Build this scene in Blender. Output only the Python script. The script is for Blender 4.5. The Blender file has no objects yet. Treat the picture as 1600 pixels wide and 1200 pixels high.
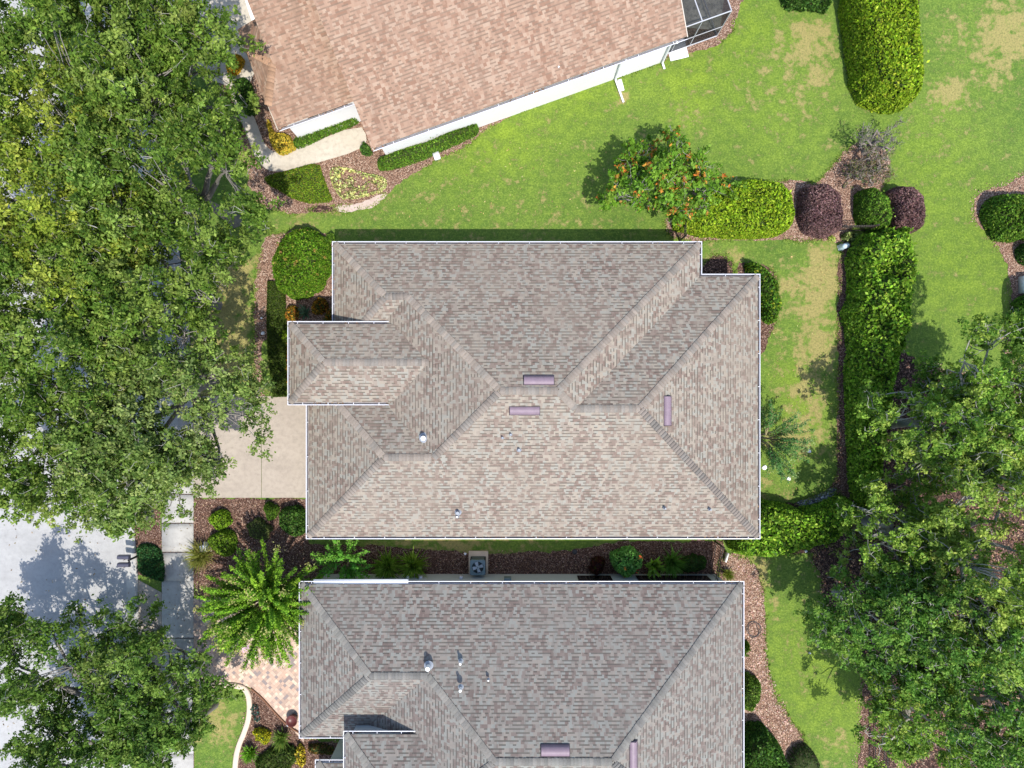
import bpy, math, random
import numpy as np
from mathutils import Vector
R = math.radians
random.seed(7); rng = np.random.default_rng(11)
scene = bpy.context.scene; COL = scene.collection
H = 33.0; F = 1600*24/36.0
# ---------------------------------------------------------------- camera, sky, sun, exposure
cam = bpy.data.objects.new('camera', bpy.data.cameras.new('camera')); COL.objects.link(cam)
cam.data.lens = 24; cam.data.sensor_width = 36; cam.location = (0, 0, H); cam.data.clip_end = 2000
scene.camera = cam
world = bpy.data.worlds.new('World'); scene.world = world; world.use_nodes = True
wn = world.node_tree.nodes; sky = wn.new('ShaderNodeTexSky'); sky.sky_type = 'NISHITA'; sky.sun_disc = False
sky.sun_elevation = R(64); sky.sun_rotation = R(152.9)
world.node_tree.links.new(sky.outputs[0], wn['Background'].inputs[0]); wn['Background'].inputs[1].default_value = 0.15
sl = bpy.data.lights.new('sun', 'SUN'); sl.energy = 3.0; sl.angle = R(0.55); sl.color = (1, .955, .88)
so = bpy.data.objects.new('sun', sl); COL.objects.link(so); so.location = (8, -16, 40)
so.rotation_euler = Vector((-.60, 1.17, -2.75)).to_track_quat('-Z', 'Y').to_euler()
scene.view_settings.view_transform = 'Standard'; scene.view_settings.look = 'None'
scene.view_settings.exposure = 0.98; scene.view_settings.gamma = 1
scene.cycles.max_bounces = 7; scene.cycles.diffuse_bounces = 4; scene.cycles.transparent_max_bounces = 12

def W(px, py, z=0.0):
    s = (H - z)/F
    return np.array([(px-800)*s, (600-py)*s])
def srgb(r, g, b):
    f = lambda c: (c/255/12.92 if c/255 <= .04045 else ((c/255+.055)/1.055)**2.4)
    return (f(r), f(g), f(b))
# ---------------------------------------------------------------- materials
class NT:
    def __init__(s, name):
        m = bpy.data.materials.new(name); m.use_nodes = True; s.m = m; s.t = m.node_tree; s.n = s.t.nodes
        s.b = s.n['Principled BSDF']; s.out = s.n['Material Output']
    def N(s, typ, **kw):
        n = s.n.new(typ)
        for k, v in kw.items(): setattr(n, k, v)
        return n
    def L(s, a, b): s.t.links.new(a, b)
    def set(s, sock, v):
        if isinstance(v, (int, float)): sock.default_value = v
        elif isinstance(v, tuple): sock.default_value = v if len(v) == 4 or sock.type == 'VECTOR' else (*v, 1)
        else: s.L(v, sock)
    def math(s, op, a, b=0.0, c=None, clamp=False):
        n = s.N('ShaderNodeMath', operation=op); n.use_clamp = clamp
        s.set(n.inputs[0], a); s.set(n.inputs[1], b)
        if c is not None: s.set(n.inputs[2], c)
        return n.outputs[0]
    def mix(s, f, a, b, bt='MIX'):
        n = s.N('ShaderNodeMix', data_type='RGBA', blend_type=bt)
        s.set(n.inputs[0], f); s.set(n.inputs[6], a); s.set(n.inputs[7], b)
        return n.outputs[2]
    def noise(s, scale, detail=3, rough=.6, vec=None, out=0):
        n = s.N('ShaderNodeTexNoise'); n.inputs['Scale'].default_value = scale; n.inputs['Detail'].default_value = detail
        n.inputs['Roughness'].default_value = rough
        s.L(vec if vec is not None else s.obj(), n.inputs['Vector']); return n.outputs[out]
    def obj(s):
        if not hasattr(s, '_o'): s._o = s.N('ShaderNodeNewGeometry').outputs['Position']
        return s._o
    def ramp(s, f, stops, interp='LINEAR'):
        n = s.N('ShaderNodeValToRGB'); n.color_ramp.interpolation = interp
        el = n.color_ramp.elements
        while len(el) < len(stops): el.new(.5)
        for e, (p, c) in zip(el, stops):
            e.position = p; e.color = (*c, 1) if isinstance(c, tuple) else (c, c, c, 1)
        s.L(f, n.inputs[0]); return n.outputs[0]
    def bump(s, h, strength=.5, dist=.02):
        n = s.N('ShaderNodeBump'); n.inputs['Strength'].default_value = strength; n.inputs['Distance'].default_value = dist
        s.L(h, n.inputs['Height']); s.L(n.outputs[0], s.b.inputs['Normal'])
    def fin(s, col=None, rough=.8, spec=.3, metal=0):
        if col is not None: s.set(s.b.inputs['Base Color'], col)
        s.set(s.b.inputs['Roughness'], rough); s.b.inputs['Specular IOR Level'].default_value = spec
        s.b.inputs['Metallic'].default_value = metal
        return s.m
def plain(name, col, rough=.6, spec=.3, metal=0, var=.12, sc=3):
    t = NT(name); n = t.noise(sc, 4)
    c = t.mix(t.math('MULTIPLY', n, 1), tuple(x*(1-var) for x in col), tuple(min(1, x*(1+var)) for x in col))
    return t.fin(c, rough, spec, metal)
def leafmat(name, trans=.3, rough=.5):
    t = NT(name); a = t.N('ShaderNodeAttribute', attribute_name='Col')
    t.fin(a.outputs['Color'], rough, .07)
    tr = t.N('ShaderNodeBsdfTranslucent'); c2 = t.mix(1.0, a.outputs['Color'], (1.25, 1.3, .6), 'MULTIPLY'); t.L(c2, tr.inputs[0])
    mx = t.N('ShaderNodeMixShader'); mx.inputs[0].default_value = trans
    t.L(t.b.outputs[0], mx.inputs[1]); t.L(tr.outputs[0], mx.inputs[2]); t.L(mx.outputs[0], t.out.inputs[0])
    return t.m
def attrmat(name, rough=.8):
    t = NT(name); a = t.N('ShaderNodeAttribute', attribute_name='Col')
    n = t.noise(14, 3); c = t.mix(n, t.mix(1.0, a.outputs['Color'], (.75, .75, .75), 'MULTIPLY'), t.mix(1.0, a.outputs['Color'], (1.2, 1.2, 1.2), 'MULTIPLY'))
    return t.fin(c, rough, .25)
def shingle(name, cols, stain, rowh=.143, dark=.62):
    t = NT(name); uv = t.N('ShaderNodeUVMap', uv_map='UVMap').outputs[0]
    sp = t.N('ShaderNodeSeparateXYZ'); t.L(uv, sp.inputs[0]); u, v = sp.outputs[0], sp.outputs[1]
    vr = t.math('DIVIDE', v, rowh); row = t.math('FLOOR', vr); fr = t.math('FRACT', vr)
    w1 = t.N('ShaderNodeTexWhiteNoise', noise_dimensions='1D'); t.L(row, w1.inputs['W'])
    uo = t.math('ADD', u, t.math('MULTIPLY', w1.outputs[0], 7.3))
    def cell(wd, sd):
        c = t.math('FLOOR', t.math('DIVIDE', uo, wd)); cb = t.N('ShaderNodeCombineXYZ')
        t.L(c, cb.inputs[0]); t.L(row, cb.inputs[1]); cb.inputs[2].default_value = sd
        w = t.N('ShaderNodeTexWhiteNoise', noise_dimensions='3D'); t.L(cb.outputs[0], w.inputs['Vector']); return w.outputs[0]
    a = cell(.15, 1.0); b = cell(.24, 5.0)
    nz = t.noise(.55, 3, .6)
    f = t.math('ADD', t.math('ADD', t.math('MULTIPLY', a, .72), t.math('MULTIPLY', b, .28)), t.math('MULTIPLY', t.math('SUBTRACT', nz, .5), .22))
    c = t.ramp(f, [(0, cols[0]), (.24, cols[1]), (.36, cols[2]), (.53, cols[3]), (.70, cols[4])], 'CONSTANT')
    # laminated tabs: dark granule band doubles as a painted shadow line at some butts
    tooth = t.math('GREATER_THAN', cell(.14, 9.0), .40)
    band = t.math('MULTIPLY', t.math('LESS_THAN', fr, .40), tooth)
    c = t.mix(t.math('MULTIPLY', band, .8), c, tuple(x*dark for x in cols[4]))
    n2 = t.noise(9, 4, .7); c = t.mix(t.math('MULTIPLY', n2, .22), c, tuple(x*1.15 for x in cols[2]))
    mp = t.N('ShaderNodeMapping'); t.L(uv, mp.inputs[0]); mp.inputs['Scale'].default_value = (2.6, .22, 1)
    st = t.ramp(t.noise(1.0, 4, .7, mp.outputs[0]), [(.50, 0.0), (.78, .55)]); c = t.mix(st, c, tuple(x*.62 for x in stain))
    mp2 = t.N('ShaderNodeMapping'); t.L(uv, mp2.inputs[0]); mp2.inputs['Scale'].default_value = (.9, .5, 1); mp2.inputs['Location'].default_value = (7, 3, 0)
    li = t.ramp(t.noise(1.0, 5, .7, mp2.outputs[0]), [(.48, 0.0), (.8, .5)]); c = t.mix(li, c, tuple(min(1, x*1.3) for x in stain))
    n3 = t.ramp(t.noise(.35, 4, .65), [(.42, 0.0), (.7, 1.0)])
    n3 = t.math('MULTIPLY', n3, .38); c = t.mix(n3, c, stain)
    t.bump(t.math('ADD', t.math('MULTIPLY', fr, -1.0), t.math('MULTIPLY', a, .4)), .10, .006)
    return t.fin(c, .9, .15)

M = {}
M['leaf'] = leafmat('leaf_foliage', .33, .55); M['waxy'] = leafmat('waxy_leaf', .30, .45)
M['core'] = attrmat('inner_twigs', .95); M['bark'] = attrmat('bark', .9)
M['paint'] = plain('white_paint', (.80, .80, .82), .45, .4, var=.04)
M['gut'] = plain('gutter_metal', (.62, .62, .66), .4, .5, var=.12)
M['cage'] = plain('cage_metal', (.42, .42, .44), .4, .5)
M['gutin'] = plain('gutter_inside', (.20, .195, .21), .8, .2, var=.4, sc=6)  # darker mottled grey for the inner faces of the gutters
M['wallgrey'] = plain('grey_green_stucco', (.46, .49, .47), .85, .2, var=.08, sc=2)
M['wallwhite'] = plain('white_stucco', (.80, .79, .78), .85, .2, var=.05, sc=2)
M['walltan'] = plain('tan_stucco', (.55, .50, .43), .85, .2, var=.06)
M['glass'] = plain('window_glass', (.02, .025, .03), .1, .6, var=.1)
M['ventpurple'] = plain('mauve_metal', (.20, .145, .175), .5, .3, .0, var=.25, sc=5)
M['ventdark'] = plain('dark_flashing', (.04, .03, .04), .5, .4)
M['pipewhite'] = plain('white_pipe', (.85, .85, .82), .4, .4, var=.04)
M['lead'] = plain('lead_boot', (.25, .27, .30), .5, .4)
M['black'] = plain('black_metal', (.018, .018, .02), .45, .5)
M['bronze'] = plain('bronze_fence', (.030, .022, .018), .5, .5)
M['acgrey'] = plain('ac_paint', (.14, .20, .22), .5, .4)
M['acdark'] = plain('ac_dark', (.015, .017, .022), .5, .4)
M['steel'] = plain('steel', (.62, .66, .70), .35, .5)
M['terracotta'] = plain('dark_terracotta', (.09, .02, .016), .4, .4)
M['bluewhite'] = plain('pale_blue_glaze', (.55, .68, .74), .35, .5)
M['mailbox'] = plain('mailbox_metal', (.07, .07, .10), .4, .5)
M['edge'] = plain('concrete_edging', (.58, .47, .37), .9, .2, var=.2, sc=5)
M['edgebrown'] = plain('brown_edging', (.20, .10, .06), .8, .2, var=.2)
M['hose'] = plain('rubber_hose', (.06, .05, .05), .5, .4)
M['hosewhite'] = plain('white_hose', (.72, .72, .70), .5, .4)

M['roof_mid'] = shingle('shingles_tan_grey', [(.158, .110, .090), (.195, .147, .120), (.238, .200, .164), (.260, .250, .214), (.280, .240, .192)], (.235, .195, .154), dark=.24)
M['roof_low'] = shingle('shingles_grey_mauve_shaded', [(.135, .098, .086), (.165, .128, .112), (.200, .180, .158), (.222, .222, .200), (.235, .205, .176)], (.178, .162, .143), dark=.22)  # same shingle as the middle house; north slope's shade darkened into the colours
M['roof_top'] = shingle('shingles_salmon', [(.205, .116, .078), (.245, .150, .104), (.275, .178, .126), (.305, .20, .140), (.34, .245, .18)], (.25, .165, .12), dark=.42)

def mat_lawn():
    t = NT('lawn_turf'); p = t.obj()
    dry = t.N('ShaderNodeAttribute', attribute_name='Col'); sp = t.N('ShaderNodeSeparateColor'); t.L(dry.outputs['Color'], sp.inputs[0])
    n1 = t.noise(.22, 4, .6); n2 = t.noise(1.6, 5, .65); n3 = t.noise(11, 5, .75); n4 = t.noise(30, 3, .8); n5 = t.noise(3.8, 4, .7)
    g = t.mix(t.ramp(n1, [(.35, 0.0), (.65, 1.0)]), (.095, .182, .026), (.170, .262, .040))
    g = t.mix(t.ramp(n5, [(.40, 0.0), (.70, .7)]), g, (.26, .35, .055))
    g = t.mix(t.math('MULTIPLY', sp.outputs[1], .8), g, (.290, .400, .030))
    g = t.mix(t.ramp(n2, [(.40, 0.0), (.66, .7)]), g, (.075, .14, .028))
    tan = t.mix(n3, (.36, .27, .10), (.50, .40, .17))
    a = t.math('ADD', t.math('MULTIPLY', sp.outputs[0], 1.15), t.math('MULTIPLY', t.math('SUBTRACT', n2, .5), 3.8))
    a = t.math('ADD', a, t.math('MULTIPLY', t.math('SUBTRACT', n3, .5), 2.2)); a = t.math('ADD', a, t.math('MULTIPLY', t.math('SUBTRACT', n5, .5), 1.6))
    f = t.ramp(a, [(.45, 0.0), (.85, .9)])
    g = t.mix(f, g, tan)
    g = t.mix(t.ramp(n3, [(.46, .0), (.66, .7)]), g, (.07, .12, .022))
    g = t.mix(t.ramp(n3, [(.28, .6), (.46, .0)]), g, (.42, .50, .12))
    g = t.mix(t.ramp(n4, [(.42, 0.0), (.68, .40)]), g, (.065, .11, .022))
    t.bump(t.math('ADD', n3, n4), .9, .05)
    return t.fin(g, .9, .15)
def mat_chips(name, c1, c2, c3, c4, size=.05, sand=None, sandf=.0):
    t = NT(name)
    v = t.N('ShaderNodeTexVoronoi'); v.inputs['Scale'].default_value = 1/size; t.L(t.obj(), v.inputs['Vector']); v.inputs['Randomness'].default_value = 1
    sp = t.N('ShaderNodeSeparateColor'); t.L(v.outputs['Color'], sp.inputs[0])
    c = t.ramp(sp.outputs[0], [(0, c1), (.3, c2), (.6, c3), (.85, c4)], 'CONSTANT')
    n = t.noise(.9, 4, .65); c = t.mix(t.ramp(n, [(.35, 0.0), (.7, .6)]), c, c2)
    e = t.ramp(v.outputs['Distance'], [(.35, 0.0), (.75, .75)]); c = t.mix(e, c, tuple(x*.3 for x in c1))
    t.bump(t.math('MULTIPLY', v.outputs['Distance'], -1.0), 1.0, .04)
    return t.fin(c, .95, .1)
def mat_conc(name, c1, c2, stainc, amt=.5):
    t = NT(name); n1 = t.noise(.7, 5, .65); n2 = t.noise(5, 5, .7); n3 = t.noise(40, 3, .7)
    c = t.mix(t.ramp(n1, [(.3, 0.0), (.7, 1.0)]), c1, c2)
    c = t.mix(t.math('MULTIPLY', t.ramp(n2, [(.45, 0.0), (.75, 1.0)]), amt), c, stainc)
    c = t.mix(t.math('MULTIPLY', n3, .2), c, stainc); mp = t.N('ShaderNodeMapping'); t.L(t.obj(), mp.inputs[0]); mp.inputs['Scale'].default_value = (.12, 1.3, 1)
    c = t.mix(t.ramp(t.noise(1, 3, .6, mp.outputs[0]), [(.5, 0.0), (.72, amt*.6)]), c, stainc)
    c = t.mix(t.ramp(t.noise(.33, 5, .75), [(.60, 0.0), (.70, amt*.55)]), c, tuple(x*.8 for x in stainc)); t.bump(n3, .3, .005)
    return t.fin(c, .9, .2)
def mat_paver():
    t = NT('clay_pavers'); m = t.N('ShaderNodeMapping'); t.L(t.obj(), m.inputs[0]); m.inputs['Rotation'].default_value = (0, 0, R(45))
    sp = t.N('ShaderNodeSeparateXYZ'); t.L(m.outputs[0], sp.inputs[0])
    s = .145; cx = t.math('DIVIDE', sp.outputs[0], s); cy = t.math('DIVIDE', sp.outputs[1], s)
    cb = t.N('ShaderNodeCombineXYZ'); t.L(t.math('FLOOR', cx), cb.inputs[0]); t.L(t.math('FLOOR', cy), cb.inputs[1])
    w = t.N('ShaderNodeTexWhiteNoise', noise_dimensions='2D'); t.L(cb.outputs[0], w.inputs['Vector'])
    c = t.ramp(w.outputs[0], [(0, (.20, .17, .17)), (.12, (.35, .25, .20)), (.35, (.45, .31, .235)), (.6, (.48, .36, .28)), (.88, (.56, .46, .35))], 'CONSTANT')
    fx = t.math('ABSOLUTE', t.math('SUBTRACT', t.math('FRACT', cx), .5)); fy = t.math('ABSOLUTE', t.math('SUBTRACT', t.math('FRACT', cy), .5))
    e = t.math('GREATER_THAN', t.math('MAXIMUM', fx, fy), .46)
    c = t.mix(t.math('MULTIPLY', e, .45), c, (.20, .15, .12)); n = t.noise(1.2, 4); c = t.mix(t.math('MULTIPLY', n, .3), c, (.5, .38, .3))
    return t.fin(c, .85, .2)
M['lawn'] = mat_lawn()
M['mulch'] = mat_chips('red_brown_mulch', (.07, .038, .028), (.16, .09, .065), (.26, .155, .115), (.44, .31, .24), .042)
M['mulchpink'] = mat_chips('pale_pink_mulch', (.15, .085, .06), (.33, .20, .14), (.48, .31, .225), (.64, .49, .38), .042)
M['litter'] = mat_chips('brown_leaf_litter', (.04, .024, .020), (.085, .050, .040), (.15, .09, .07), (.34, .20, .15), .06)
M['stones'] = mat_chips('grey_stones', (.10, .10, .11), (.22, .22, .24), (.40, .40, .42), (.68, .68, .68), .08)
M['sand'] = mat_conc('pale_sand', (.42, .33, .28), (.52, .44, .39), (.30, .2, .16), .6)
M['conc'] = mat_conc('cream_concrete', (.46, .41, .33), (.53, .48, .40), (.30, .26, .21), .7)
M['conc2'] = mat_conc('pinkish_concrete', (.34, .29, .24), (.40, .345, .285), (.25, .215, .18), .75)
M['walk'] = mat_conc('pale_concrete', (.38, .37, .35), (.46, .45, .425), (.25, .235, .22), .6)
M['road'] = mat_conc('road_surface', (.335, .33, .325), (.40, .395, .385), (.25, .245, .24), .6)
M['deck'] = mat_conc('pool_deck', (.40, .38, .30), (.75, .72, .6), (.10, .10, .09), .9)
M['paver'] = mat_paver()
# ---------------------------------------------------------------- mesh helpers
def setp(o, label=None, cat=None, group=None, kind=None):
    if label: o['label'] = label
    if cat: o['category'] = cat
    if group: o['group'] = group
    if kind: o['kind'] = kind
    return o
def thing(name, label, cat, loc=(0, 0, 0), group=None):
    o = bpy.data.objects.new(name, None); COL.objects.link(o); o.location = loc; o.empty_display_size = .2
    return setp(o, label, cat, group)
class Geo:
    def __init__(s): s.v = []; s.c = []; s.f = []; s.n = 0; s.runs = []
    def add(s, v, f, col=(.5, .5, .5), mi=0):
        v = np.asarray(v, float).reshape(-1, 3); f = np.asarray(f, int)
        c = np.asarray(col, float); c = np.broadcast_to(c, v.shape) if c.ndim == 1 else c
        s.v.append(v); s.c.append(c); s.f.append((f + s.n, mi)); s.n += len(v); return s
    def build(s, name, mats, origin=(0, 0, 0), parent=None, smooth=False):
        if s.runs: return [q.build(name, mats, origin, parent, smooth) for q in s.runs]
        me = bpy.data.meshes.new(name); V = np.concatenate(s.v) - np.asarray(origin, float)
        me.vertices.add(len(V)); me.vertices.foreach_set('co', V.astype(np.float32).ravel())
        tot = sum(f.size for f, _ in s.f); nf = sum(len(f) for f, _ in s.f)
        me.loops.add(tot); me.loops.foreach_set('vertex_index', np.concatenate([f.ravel() for f, _ in s.f]).astype(np.int32))
        ls = []; mi = []; k = 0
        for f, m in s.f:
            ls.append(k + np.arange(len(f))*f.shape[1]); mi.append(np.full(len(f), m)); k += f.size
        me.polygons.add(nf); me.polygons.foreach_set('loop_start', np.concatenate(ls).astype(np.int32))
        me.polygons.foreach_set('material_index', np.concatenate(mi).astype(np.int32))
        me.update(calc_edges=True)
        at = me.attributes.new('Col', 'FLOAT_COLOR', 'POINT'); C = np.concatenate(s.c)
        at.data.foreach_set('color', np.hstack([C, np.ones((len(C), 1))]).astype(np.float32).ravel())
        for m in (mats if isinstance(mats, (list, tuple)) else [mats]): me.materials.append(m)
        if smooth: me.polygons.foreach_set('use_smooth', np.ones(nf, bool))
        o = bpy.data.objects.new(name, me); COL.objects.link(o)
        if parent is not None: o.parent = parent; o.location = (0, 0, 0)
        else: o.location = origin
        return o
QB = [(0, 1, 2, 3), (7, 6, 5, 4), (0, 4, 5, 1), (1, 5, 6, 2), (2, 6, 7, 3), (3, 7, 4, 0)]
def obox(g, c, ux, hx, hy, z0, z1, col=(.5, .5, .5), mi=0):
    ux = np.array(ux, float)/np.hypot(*ux); uy = np.array([-ux[1], ux[0]]); c = np.array(c, float)[:2]
    v = []
    for z in (z1, z0):
        for sx, sy in ((-1, -1), (1, -1), (1, 1), (-1, 1)):
            p = c + ux*hx*sx + uy*hy*sy; v.append((p[0], p[1], z))
    g.add(v, QB, col, mi)
def bar(g, a, b, w, h=None, col=(.5, .5, .5), mi=0):
    tube(g, [a, b], [w/2, w/2], 4, col, mi)
def tube(g, pts, rad, sides=5, col=(.5, .5, .5), mi=0):
    pts = np.asarray(pts, float); n = len(pts); T = np.gradient(pts, axis=0) if n > 2 else np.repeat((pts[1]-pts[0])[None], 2, 0)
    T /= np.linalg.norm(T, axis=1)[:, None] + 1e-9
    ref = np.array([0, 0, 1.0]) if abs(T[0, 2]) < .9 else np.array([1.0, 0, 0])
    A = np.cross(T, ref); A /= np.linalg.norm(A, axis=1)[:, None] + 1e-9; B = np.cross(T, A)
    th = np.arange(sides)*2*math.pi/sides + math.pi/4
    v = pts[:, None] + (A[:, None]*np.cos(th)[None, :, None] + B[:, None]*np.sin(th)[None, :, None])*np.asarray(rad)[:, None, None]
    i = np.arange(n-1)[:, None]*sides; j = np.arange(sides)[None]; j2 = (j+1) % sides
    f = np.stack([i+j, i+j2, i+sides+j2, i+sides+j], -1).reshape(-1, 4)
    g.add(v.reshape(-1, 3), f, col, mi)
    if sides == 4: g.add(v[-1], [(0, 1, 2, 3)], col, mi); g.add(v[0], [(3, 2, 1, 0)], col, mi)
def lathe(g, c, prof, seg=16, col=(.5, .5, .5), mi=0):
    th = np.arange(seg)*2*math.pi/seg; v = []
    for r, z in prof: v += [(c[0]+r*math.cos(a), c[1]+r*math.sin(a), z) for a in th]
    f = [(k*seg+j, k*seg+(j+1) % seg, (k+1)*seg+(j+1) % seg, (k+1)*seg+j) for k in range(len(prof)-1) for j in range(seg)]
    g.add(v, f, col, mi)
def disc(g, c, r, z, seg=16, col=(.5, .5, .5), mi=0):
    th = np.arange(seg)*2*math.pi/seg
    g.add([(c[0]+r*math.cos(a), c[1]+r*math.sin(a), z) for a in th], [list(range(seg))], col, mi)
def leaves(g, P, Nrm, size, col, k=1.0, aspect=.55, mi=0):
    n = len(P); rn = rng.normal(size=(n, 3)); rn /= np.linalg.norm(rn, axis=1)[:, None]
    nn = Nrm*k + rn; nn /= np.linalg.norm(nn, axis=1)[:, None] + 1e-9
    r2 = rng.normal(size=(n, 3)); t = np.cross(nn, r2); t /= np.linalg.norm(t, axis=1)[:, None] + 1e-9; b = np.cross(nn, t)
    L = (size*.5)[:, None]; w = L*aspect
    q = np.stack([P-t*L, P+b*w-t*L*.1, P+t*L, P-b*w-t*L*.1], 1).reshape(-1, 3)
    f = np.arange(4*n).reshape(-1, 4); g.add(q, f, np.repeat(col, 4, 0), mi)
def pick(cols, w, n, var=.22):
    cols = np.asarray(cols, float); i = rng.choice(len(cols), n, p=np.asarray(w)/sum(w))
    return np.clip(cols[i]*(1 + rng.normal(size=(n, 1))*var).clip(.4, 1.8)*(1+rng.normal(size=(n, 3))*.06), .002, .95)
class Wob:
    def __init__(s, scale, n=6, seed=None):
        r = np.random.default_rng(seed if seed is not None else rng.integers(1e9))
        s.k = r.normal(size=(n, 2))*scale; s.p = r.uniform(0, 6.28, n)
    def __call__(s, xy): return np.sin(xy @ s.k.T + s.p).sum(-1)/math.sqrt(len(s.p))
def chaikin(p, n=2):
    p = np.asarray(p, float)
    for _ in range(n):
        q = np.roll(p, -1, 0); p = np.stack([p*.75+q*.25, p*.25+q*.75], 1).reshape(-1, 2)
    return p
def inside(P, poly):
    x, y = P[:, 0], P[:, 1]; r = np.zeros(len(P), bool); q = np.roll(poly, -1, 0)
    for (x1, y1), (x2, y2) in zip(poly, q):
        if y1 == y2: continue
        c = ((y1 > y) != (y2 > y)) & (x < (x2-x1)*(y-y1)/(y2-y1)+x1); r ^= c
    return r
def edgedist(P, poly):
    q = np.roll(poly, -1, 0); best = np.full(len(P), 1e9); bn = np.zeros((len(P), 2))
    for a, b in zip(poly, q):
        d = b-a; L = d@d + 1e-12; t = np.clip(((P-a)@d)/L, 0, 1); c = a+t[:, None]*d; v = P-c; dd = np.hypot(v[:, 0], v[:, 1])
        m = dd < best; best[m] = dd[m]; bn[m] = v[m]
    return best, -bn/(np.linalg.norm(bn, axis=1)[:, None]+1e-9)
def area(p): q = np.roll(p, -1, 0); return abs((p[:, 0]*q[:, 1]-q[:, 0]*p[:, 1]).sum())/2
def flat(name, pts, z, mat, smooth=0, jit=0.0, kind='structure', thick=.0, world=False):
    p = np.array(pts, float) if world else np.array([W(x, y) for x, y in pts])
    if smooth: p = chaikin(p, smooth)
    if jit:
        out = []
        for a, b in zip(p, np.roll(p, -1, 0)):
            k = max(1, int(np.hypot(*(b-a))/.12)); out += [a+(b-a)*i/k for i in range(k)]
        p = np.array(out); p = p + rng.normal(size=p.shape)*jit*.6 + np.stack([Wob(3)(p), Wob(3)(p)], 1)*jit*.8
    n = len(p); c = p.mean(0); o3 = (c[0], c[1], 0)
    sgn = ((p[:, 0]*np.roll(p[:, 1], -1)) - np.roll(p[:, 0], -1)*p[:, 1]).sum()
    if sgn < 0: p = p[::-1]
    me = bpy.data.meshes.new(name); v = [(x-c[0], y-c[1], z) for x, y in p]; f = [list(range(n))]
    if thick: v += [(x-c[0], y-c[1], z-thick) for x, y in p]; f += [(i, i+n, (i+1) % n+n, (i+1) % n) for i in range(n)]
    me.from_pydata(v, [], f); me.materials.append(mat); o = bpy.data.objects.new(name, me); COL.objects.link(o); o.location = o3
    if kind: o['kind'] = kind
    return o
# ---------------------------------------------------------------- ground
def ground():
    xs = np.concatenate([[-900, -300, -100, -45], np.arange(-28, 28.01, .25), [45, 100, 300, 900]])
    ys = np.concatenate([[-900, -300, -100, -40], np.arange(-22, 22.01, .25), [40, 100, 300, 900]])
    X, Y = np.meshgrid(xs, ys); P = np.stack([X.ravel(), Y.ravel(), 0*X.ravel()], 1); nx = len(xs)
    i = np.arange(len(ys)-1)[:, None]*nx + np.arange(nx-1)[None]; f = np.stack([i, i+1, i+1+nx, i+nx], -1).reshape(-1, 4)
    dry = np.full(len(P), .04); lush = np.zeros(len(P))
    for x, y, r, s in [(1278, 58, 34, .75), (1240, 60, 34, .4), (1280, 115, 24, .5), (1250, 150, 50, .26), (1200, 120, 60, .24), (1490, 148, 22, .5), (1500, 50, 50, .3), (1570, 70, 40, .5), (1575, 30, 45, .4), (1475, 145, 25, .5), (1590, 50, 30, .6),
                       (1075, 180, 25, .4), (1550, 120, 40, .4), (1430, 190, 80, .15), (974, 150, 11, 1.0), (355, 450, 36, .85), (350, 500, 34, .9), (365, 420, 28, .8), (350, 560, 40, .6), (320, 590, 30, .5), (335, 620, 40, .4), (375, 560, 25, .6), (200, 600, 200, .35),
                       (1285, 400, 28, .85), (1290, 440, 32, .9), (1270, 480, 36, .75), (1290, 540, 30, .8), (1245, 560, 44, .5), (1225, 440, 26, .7), (1150, 398, 16, .8), (1200, 500, 22, .5), (1270, 620, 38, .7), (1235, 680, 34, .7), (1285, 690, 30, .6),
                       (1210, 780, 30, .4), (1175, 870, 30, .5), (1190, 900, 22, .5), (1205, 950, 18, .5), (1250, 970, 14, .5), (1240, 1010, 25, .2), (1310, 1165, 26, .5), (1320, 1010, 20, .4), (345, 1150, 30, .6), (335, 1110, 30, .5), (700, 330, 120, .12),
                       (560, 330, 60, .15), (700, 848, 140, .6), (480, 345, 30, .4), (870, 350, 60, .2), (1100, 400, 30, .3), (1480, 640, 300, -.1)]:
        c = W(x, y); d = np.hypot(P[:, 0]-c[0], P[:, 1]-c[1])/(r*H/F); dry += s*np.exp(-d*d)
    for x, y, r, s in [(1080, 130, 70, .8), (920, 130, 60, .6), (780, 220, 60, .6), (1170, 40, 60, .7), (1210, 200, 90, .4), (700, 260, 50, .3), (1450, 250, 90, .5), (1500, 420, 100, .5), (1260, 1030, 80, .45), (1290, 1100, 60, .4), (1250, 640, 40, .5), (1230, 590, 30, .4), (850, 200, 100, .3), (1430, 1170, 60, .5)]:
        c = W(x, y); d = np.hypot(P[:, 0]-c[0], P[:, 1]-c[1])/(r*H/F); lush += s*np.exp(-d*d)
    C = np.stack([dry.clip(0, 1), lush.clip(0, 1), 0*dry], 1)
    o = Geo().add(P, f, C).build('ground', M['lawn']); o['kind'] = 'structure'
ground()
SW = [(278, 1400), (278, 1200), (278, 900), (278, 640), (271, 500), (252, 370), (226, 215), (190, 100), (150, 0), (90, -160), (40, -300)]
def resample(pts, step):
    p = np.array(pts, float)
    for _ in range(2):
        q = np.empty((2*len(p)-2, 2)); q[0::2] = p[:-1]*.75+p[1:]*.25; q[1::2] = p[:-1]*.25+p[1:]*.75; p = np.vstack([p[:1], q, p[-1:]])
    s = np.concatenate([[0], np.cumsum(np.hypot(*np.diff(p, axis=0).T))]); t = np.arange(0, s[-1], step)
    return np.stack([np.interp(t, s, p[:, 0]), np.interp(t, s, p[:, 1])], 1)
def normals2(p):
    T = np.gradient(p, axis=0); T /= np.linalg.norm(T, axis=1)[:, None]; return np.stack([-T[:, 1], T[:, 0]], 1)
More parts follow.
